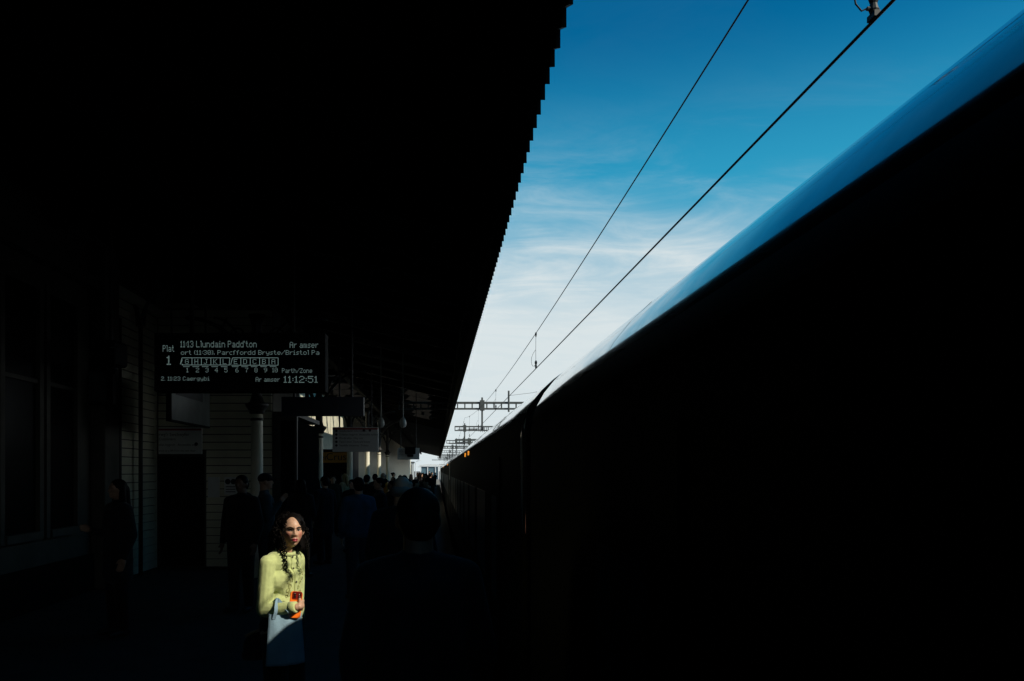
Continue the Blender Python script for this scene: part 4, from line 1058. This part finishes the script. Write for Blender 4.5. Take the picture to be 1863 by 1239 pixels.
# ribbed cuffs, hem, neckband
for Ex, Wx in ((RE, RW), (LE, LW)):
    d_ = (Wx - Ex).normalized(); c = MB()
    c.tube([Wx - d_ * 0.050, Wx - d_ * 0.046, Wx - d_ * 0.004, Wx], [0.034, 0.039, 0.037, 0.031], 20); child('cuff', c.mesh('cuff', True), knit, cdo)
hm_ = MB()
for zz, g in ((0.945, 0.0),):
    ring = [(0.150 * math.cos(q * 0.2094), 0.098 * math.sin(q * 0.2094), zz) for q in range(31)]
    hm_.tube(ring, 0.012, 8, False)
child('hem', hm_.mesh('hem', True), knit, cdo)
from mathutils.bvhtree import BVHTree
_bm = bmesh.new(); _bm.from_mesh(cdo.data); BV = BVHTree.FromBMesh(_bm)
def surf(x, z_, lift=0.003):
    h = BV.ray_cast(Vector((x, 1.0, z_)), Vector((0, -1, 0)))
    return (h[0] + h[1] * lift) if h[0] is not None else Vector((x, 0.12, z_))
pk = MB(); pk.tube([surf(0.005, z_, 0.0) for z_ in [1.385 - 0.02 * i for i in range(21)]], 0.009, 8)
child('placket', pk.mesh('placket', True), knit, cdo)
m_btn = mat('dark horn button', (0.04, 0.03, 0.02), 0.3)
for z_ in (1.365, 1.285, 1.205, 1.13):
    c_ = surf(0.005, z_, 0.011); bt = MB(); bt.ball(c_, (0.0075, 0.004, 0.0075), 12, 8); child('button', bt.mesh('button', True), m_btn, cdo)
# collar points of the neckband
cb = MB(); cb.tube([(0.075 * math.sin(q), 0.064 * math.cos(q) + 0.006, 1.398 - 0.012 * math.cos(q)) for q in [k_ * 0.2094 for k_ in range(31)]], 0.013, 8, False)
child('neckband', cb.mesh('neckband', True), knit, cdo)
# embroidered loops down the right front and a few on the left
m_emb = mat('embroidery cord', (0.30, 0.31, 0.10), 0.8); em = MB()
rr2 = random.Random(4)
for side, n in ((1, 12), (-1, 6)):
    for i in range(n):
        cx_ = side * (0.045 + rr2.uniform(-0.014, 0.030)); cz_ = 1.285 - i * 0.185 / n + rr2.uniform(-0.008, 0.008); r_ = rr2.uniform(0.008, 0.016)
        em.tube([surf(cx_ + r_ * math.cos(a * 0.5236) * 0.8, cz_ + r_ * math.sin(a * 0.5236), 0.002) for a in range(0, 12)], 0.0022, 5, False)
child('embroidery', em.mesh('embroidery', True), m_emb, cdo)
# trousers and shoes
t = MB(); t.cone((-0.075, -0.01, 0.91), 0.112, (0.075, -0.01, 0.91), 0.112)
for s_ in (-1, 1):
    t.cone((s_ * 0.085, 0, 0.87), 0.098, (s_ * 0.095, 0.015, 0.47), 0.080); t.cone((s_ * 0.095, 0.015, 0.47), 0.080, (s_ * 0.10, -0.01, 0.10), 0.085)
child('trousers', remesh(t, 0.010, 3, 'trousers'), C_black)
for s_ in (-1, 1):
    h_ = MB(); h_.cone((s_ * 0.09, -0.05, 0.045), 0.042, (s_ * 0.108, 0.13, 0.036), 0.034); child('shoe', remesh(h_, 0.010, 1, 'shoe'), M_shoe)
# hair: a cap of hair and a mass of curls
hr = MB()
cap_c = HM @ Vector((0, -0.022, 0.020))
hc = MB(); hc.ball(HM @ Vector((0.0, -0.020, 0.034)), (0.078, 0.098, 0.090), 20, 14)
hc.ball(HM @ Vector((0.0, -0.055, -0.05)), (0.076, 0.058, 0.09), 16, 12)
for s_ in (-1, 1): hc.cone(HM @ Vector((s_ * 0.062, -0.03, 0.0)), 0.026, HM @ Vector((s_ * 0.070, -0.04, -0.12)), 0.030)
hair = child('hair', remesh(hc, 0.008, 1, 'hair'), M_hair)
rc = random.Random(21); cu = MB()
def curl(p, dirv, length, coil, turns, r0):
    pts = []; n = int(max(16, turns * 9)); ph = rc.uniform(0, 6.28); d = Vector(dirv).normalized(); q = Vector(p); sgn = rc.choice((-1, 1))
    drift = Vector((rc.uniform(-0.12, 0.12), rc.uniform(-0.12, 0.12), 0))
    for i in range(n + 1):
        t_ = i / n
        g = (d * (1 - t_) ** 3 * 1.0 + Vector((0, 0, -1)) * min(1, t_ * 2.6) + drift * t_).normalized()
        q = q + g * (length / n)
        a = g.cross(Vector((0.3, 1, 0.1))).normalized(); b_ = g.cross(a)
        w = coil * min(1, t_ * 4) * (1 - 0.35 * t_)
        pts.append(q + (a * math.cos(ph + sgn * t_ * turns * 6.283) + b_ * math.sin(ph + sgn * t_ * turns * 6.283)) * w)
    cu.tube(pts, [r0 * (1 - 0.55 * (i / n) ** 2) for i in range(n + 1)], 5)
cnt = 0
while cnt < 420:
    u = rc.uniform(-math.pi, math.pi); v = rc.uniform(-0.55, 1.45)
    dv = Vector((math.cos(v) * math.sin(u), math.cos(v) * math.cos(u), math.sin(v)))
    if dv.y > (0.02 if dv.x < 0 else 0.22) and dv.z < 0.86: continue      # keep the face free
    p = HM @ Vector((dv.x * 0.082, dv.y * 0.090 - 0.024, dv.z * 0.104 + 0.016))
    dw = HM.to_3x3() @ Vector((dv.x * 0.75, dv.y - 0.30, dv.z * 0.25))
    ln = rc.uniform(0.13, 0.26) if dv.z > 0 else rc.uniform(0.12, 0.22)
    if dv.x < 0: ln *= 0.72
    if dv.y > 0.1: ln = rc.uniform(0.10, 0.17); dw = HM.to_3x3() @ Vector((math.copysign(1.3, dv.x), -0.2, 0.3))
    curl(p, dw, ln, rc.uniform(0.004, 0.011), rc.uniform(2, 6.5), rc.uniform(0.0022, 0.0042)); cnt += 1
# long ringlets over the chest and shoulder, and short curls at the brow
for x, y, ln in ((0.088, 0.03, 0.23), (0.080, 0.045, 0.27), (0.094, 0.02, 0.20), (0.075, 0.05, 0.25), (-0.080, 0.045, 0.22), (-0.072, 0.055, 0.24), (0.098, 0.0, 0.24), (0.10, -0.02, 0.22), (0.086, 0.055, 0.22)):
    p = HM @ Vector((x, y, -0.03)); curl(p, (0.1 if x > 0 else -0.1, 0.35, -0.6), ln, 0.008, 8, 0.0046)
for x, z_, ln in ((-0.050, 0.074, 0.040), (0.050, 0.068, 0.055), (0.060, 0.05, 0.07), (0.064, 0.03, 0.08)):
    p = HM @ Vector((x, 0.070, z_)); curl(p, HM.to_3x3() @ Vector((math.copysign(0.8, x), 0.7, 0.1)), ln, 0.007, 2.4, 0.0042)
child('curls', cu.mesh('curls', True), M_hair, hair)

# phone in its orange case, held upright against the cardigan
M_case = mat('orange phone case', (0.90, 0.17, 0.008), 0.35, var=0.04); M_lens = mat('red camera bump', (0.18, 0.01, 0.005), 0.2)
M_phb = mat('lens black', (0.008, 0.006, 0.006), 0.08)
pw = Matrix.Translation((W_.location.x, W_.location.y, 0)) @ Matrix.Rotation(LRZ, 4, 'Z')
pc_ = px2w(537.5, 1100, LY - 0.165)
ph = thing('smartphone', 'smartphone in an orange case held in the hand of the woman in yellow', 'phone', pc_, R(14))
ph.rotation_euler = (R(-6), R(7), R(18))
def rbox(w, h, t_, r_, n=6):
    pts = []
    for cx_, cz_, a0 in ((w/2-r_, h/2-r_, 0), (-w/2+r_, h/2-r_, 90), (-w/2+r_, -h/2+r_, 180), (w/2-r_, -h/2+r_, 270)):
        for i in range(n + 1): a_ = R(a0 + 90 * i / n); pts.append((cx_ + r_ * math.cos(a_), cz_ + r_ * math.sin(a_)))
    return MB().prism(pts, 'y', -t_/2, t_/2)
o = rbox(0.080, 0.172, 0.013, 0.018).build('case', M_case, ph, bevel=0.003)
o = rbox(0.062, 0.050, 0.004, 0.010).build('camera_bump', M_lens, ph); o.location = (0.004, -0.0086, 0.060)
for x, z_ in ((-0.012, 0.068), (0.018, 0.068), (-0.012, 0.050), (0.018, 0.050)):
    l_ = MB().tube([(0, -0.001, 0), (0, 0.001, 0)], 0.0085, 14).build('lens', M_phb, ph, True); l_.location = (x, -0.0118, z_)
# tote bag that hangs from the forearm
M_tote = mat('grey blue tote cloth', (0.20, 0.30, 0.36), 0.75, var=0.06, vscale=12, bump=0.25, bscale=90, spec=0.2)
tb = thing('tote_bag', 'pale grey-blue tote bag hanging from the forearm of the woman in yellow', 'bag', px2w(519, 1200, LY - 0.17), R(0))
ang = R(25); tb.rotation_euler = (0, 0, ang)
top = px2w(519, 1116, LY - 0.17).z - tb.location.z
bm = bmesh.new(); nu, nv = 14, 16; wv = []
wt, wb2 = 0.215, 0.26
HT = top
for side in (-1, 1):
    for i in range(nv + 1):
        t_ = i / nv; z_ = -0.03 + (HT + 0.03) * t_
        for j in range(nu + 1):
            s_ = j / nu * 2 - 1; hw = (wb2 + (wt - wb2) * t_) / 2
            x = s_ * hw
            y = side * (0.006 + 0.042 * (1 - s_ * s_) * (1 - 0.80 * t_ * t_)) + 0.004 * math.sin(9 * s_ + 5 * t_) * (1 - t_ * 0.4)
            wv.append((side, i, j, bm.verts.new((x, y, z_ + 0.005 * math.sin(4 * s_) * t_))))
idx = {(a_, i, j): v for a_, i, j, v in wv}
for side in (-1, 1):
    for i in range(nv):
        for j in range(nu): bm.faces.new((idx[side, i, j], idx[side, i, j+1], idx[side, i+1, j+1], idx[side, i+1, j]))
for i in range(nv):
    for j in (0, nu): bm.faces.new((idx[-1, i, j], idx[1, i, j], idx[1, i+1, j], idx[-1, i+1, j]))
for j in range(nu): bm.faces.new((idx[-1, 0, j], idx[-1, 0, j+1], idx[1, 0, j+1], idx[1, 0, j]))
bmesh.ops.recalc_face_normals(bm, faces=bm.faces[:])
for f in bm.faces: f.smooth = True
me = bpy.data.meshes.new('pouch'); bm.to_mesh(me); bm.free(); me.materials.append(M_tote); put('pouch', me, None, tb)
arm = W_.matrix_basis @ (RE + (RW - RE) * 0.42) ; al = Matrix.Rotation(-ang, 4, 'Z') @ (arm - tb.location)
def strap(y, xa, xb, sd_):
    ya, yb_ = al.y + sd_ * 0.062, al.y + sd_ * 0.050
    path = [Vector((xa, y, HT - 0.03)), Vector((xa * 0.7 + al.x * 0.3, ya, HT + 0.02)), Vector((al.x - 0.020, yb_, al.z + 0.026)), Vector((al.x, al.y + sd_ * 0.008, al.z + 0.060)), Vector((al.x + 0.020, yb_ + sd_ * 0.012, al.z + 0.030)), Vector((xb * 0.7 + al.x * 0.3, ya + sd_ * 0.034, HT + 0.025)), Vector((xb, y, HT - 0.03))]
    pts = []
    for i in range(len(path) - 1):
        p0, p1, p2, p3 = path[max(i-1, 0)], path[i], path[i+1], path[min(i+2, len(path)-1)]
        for s_ in range(5):
            t_ = s_ / 5
            pts.append(0.5 * ((2*p1) + (p2-p0)*t_ + (2*p0-5*p1+4*p2-p3)*t_*t_ + (3*p1-p0-3*p2+p3)*t_**3))
    pts.append(path[-1]); mb = MB(); v2 = []; f2 = []
    for i, p in enumerate(pts):
        tg = (pts[min(i+1, len(pts)-1)] - pts[max(i-1, 0)]).normalized(); sd = Vector((tg.z, 0, -tg.x)).normalized() * 0.011; n_ = Vector((0, 0.0015, 0))
        v2 += [p - sd - n_, p + sd - n_, p + sd + n_, p - sd + n_]
    for i in range(len(pts) - 1):
        for a_ in range(4): f2.append((i*4+a_, i*4+(a_+1)%4, (i+1)*4+(a_+1)%4, (i+1)*4+a_))
    f2 += [(0, 1, 2, 3), tuple(range((len(pts)-1)*4, len(pts)*4))]
    mb.add(v2, f2); mb.build('strap', M_tote, tb, False)
strap(-0.016, -0.080, 0.030, -1); strap(0.016, -0.080, 0.030, 1)
# dark handbag with a tan strap at her back
q = px2w(474, 1150, LY + 0.08)
hb = thing('handbag', 'dark handbag with a tan strap behind the elbow of the woman in yellow', 'bag', (q.x, q.y, q.z - 0.15), R(20))
h_ = MB(); h_.ball((0, 0, 0.06), (0.12, 0.05, 0.10), 16, 12); h_.cone((-0.09, 0, 0.0), 0.04, (0.09, 0, 0.0), 0.04); child('pouch', remesh(h_, 0.012, 2, 'pouch'), C_black, hb)
MB().tube([(-0.11, -0.052, 0.14), (-0.06, -0.06, 0.165), (0.0, -0.062, 0.18), (0.07, -0.06, 0.195), (0.11, -0.04, 0.215)], 0.010, 8).build('strap', mat('tan leather', (0.30, 0.17, 0.09), 0.5), hb, True)
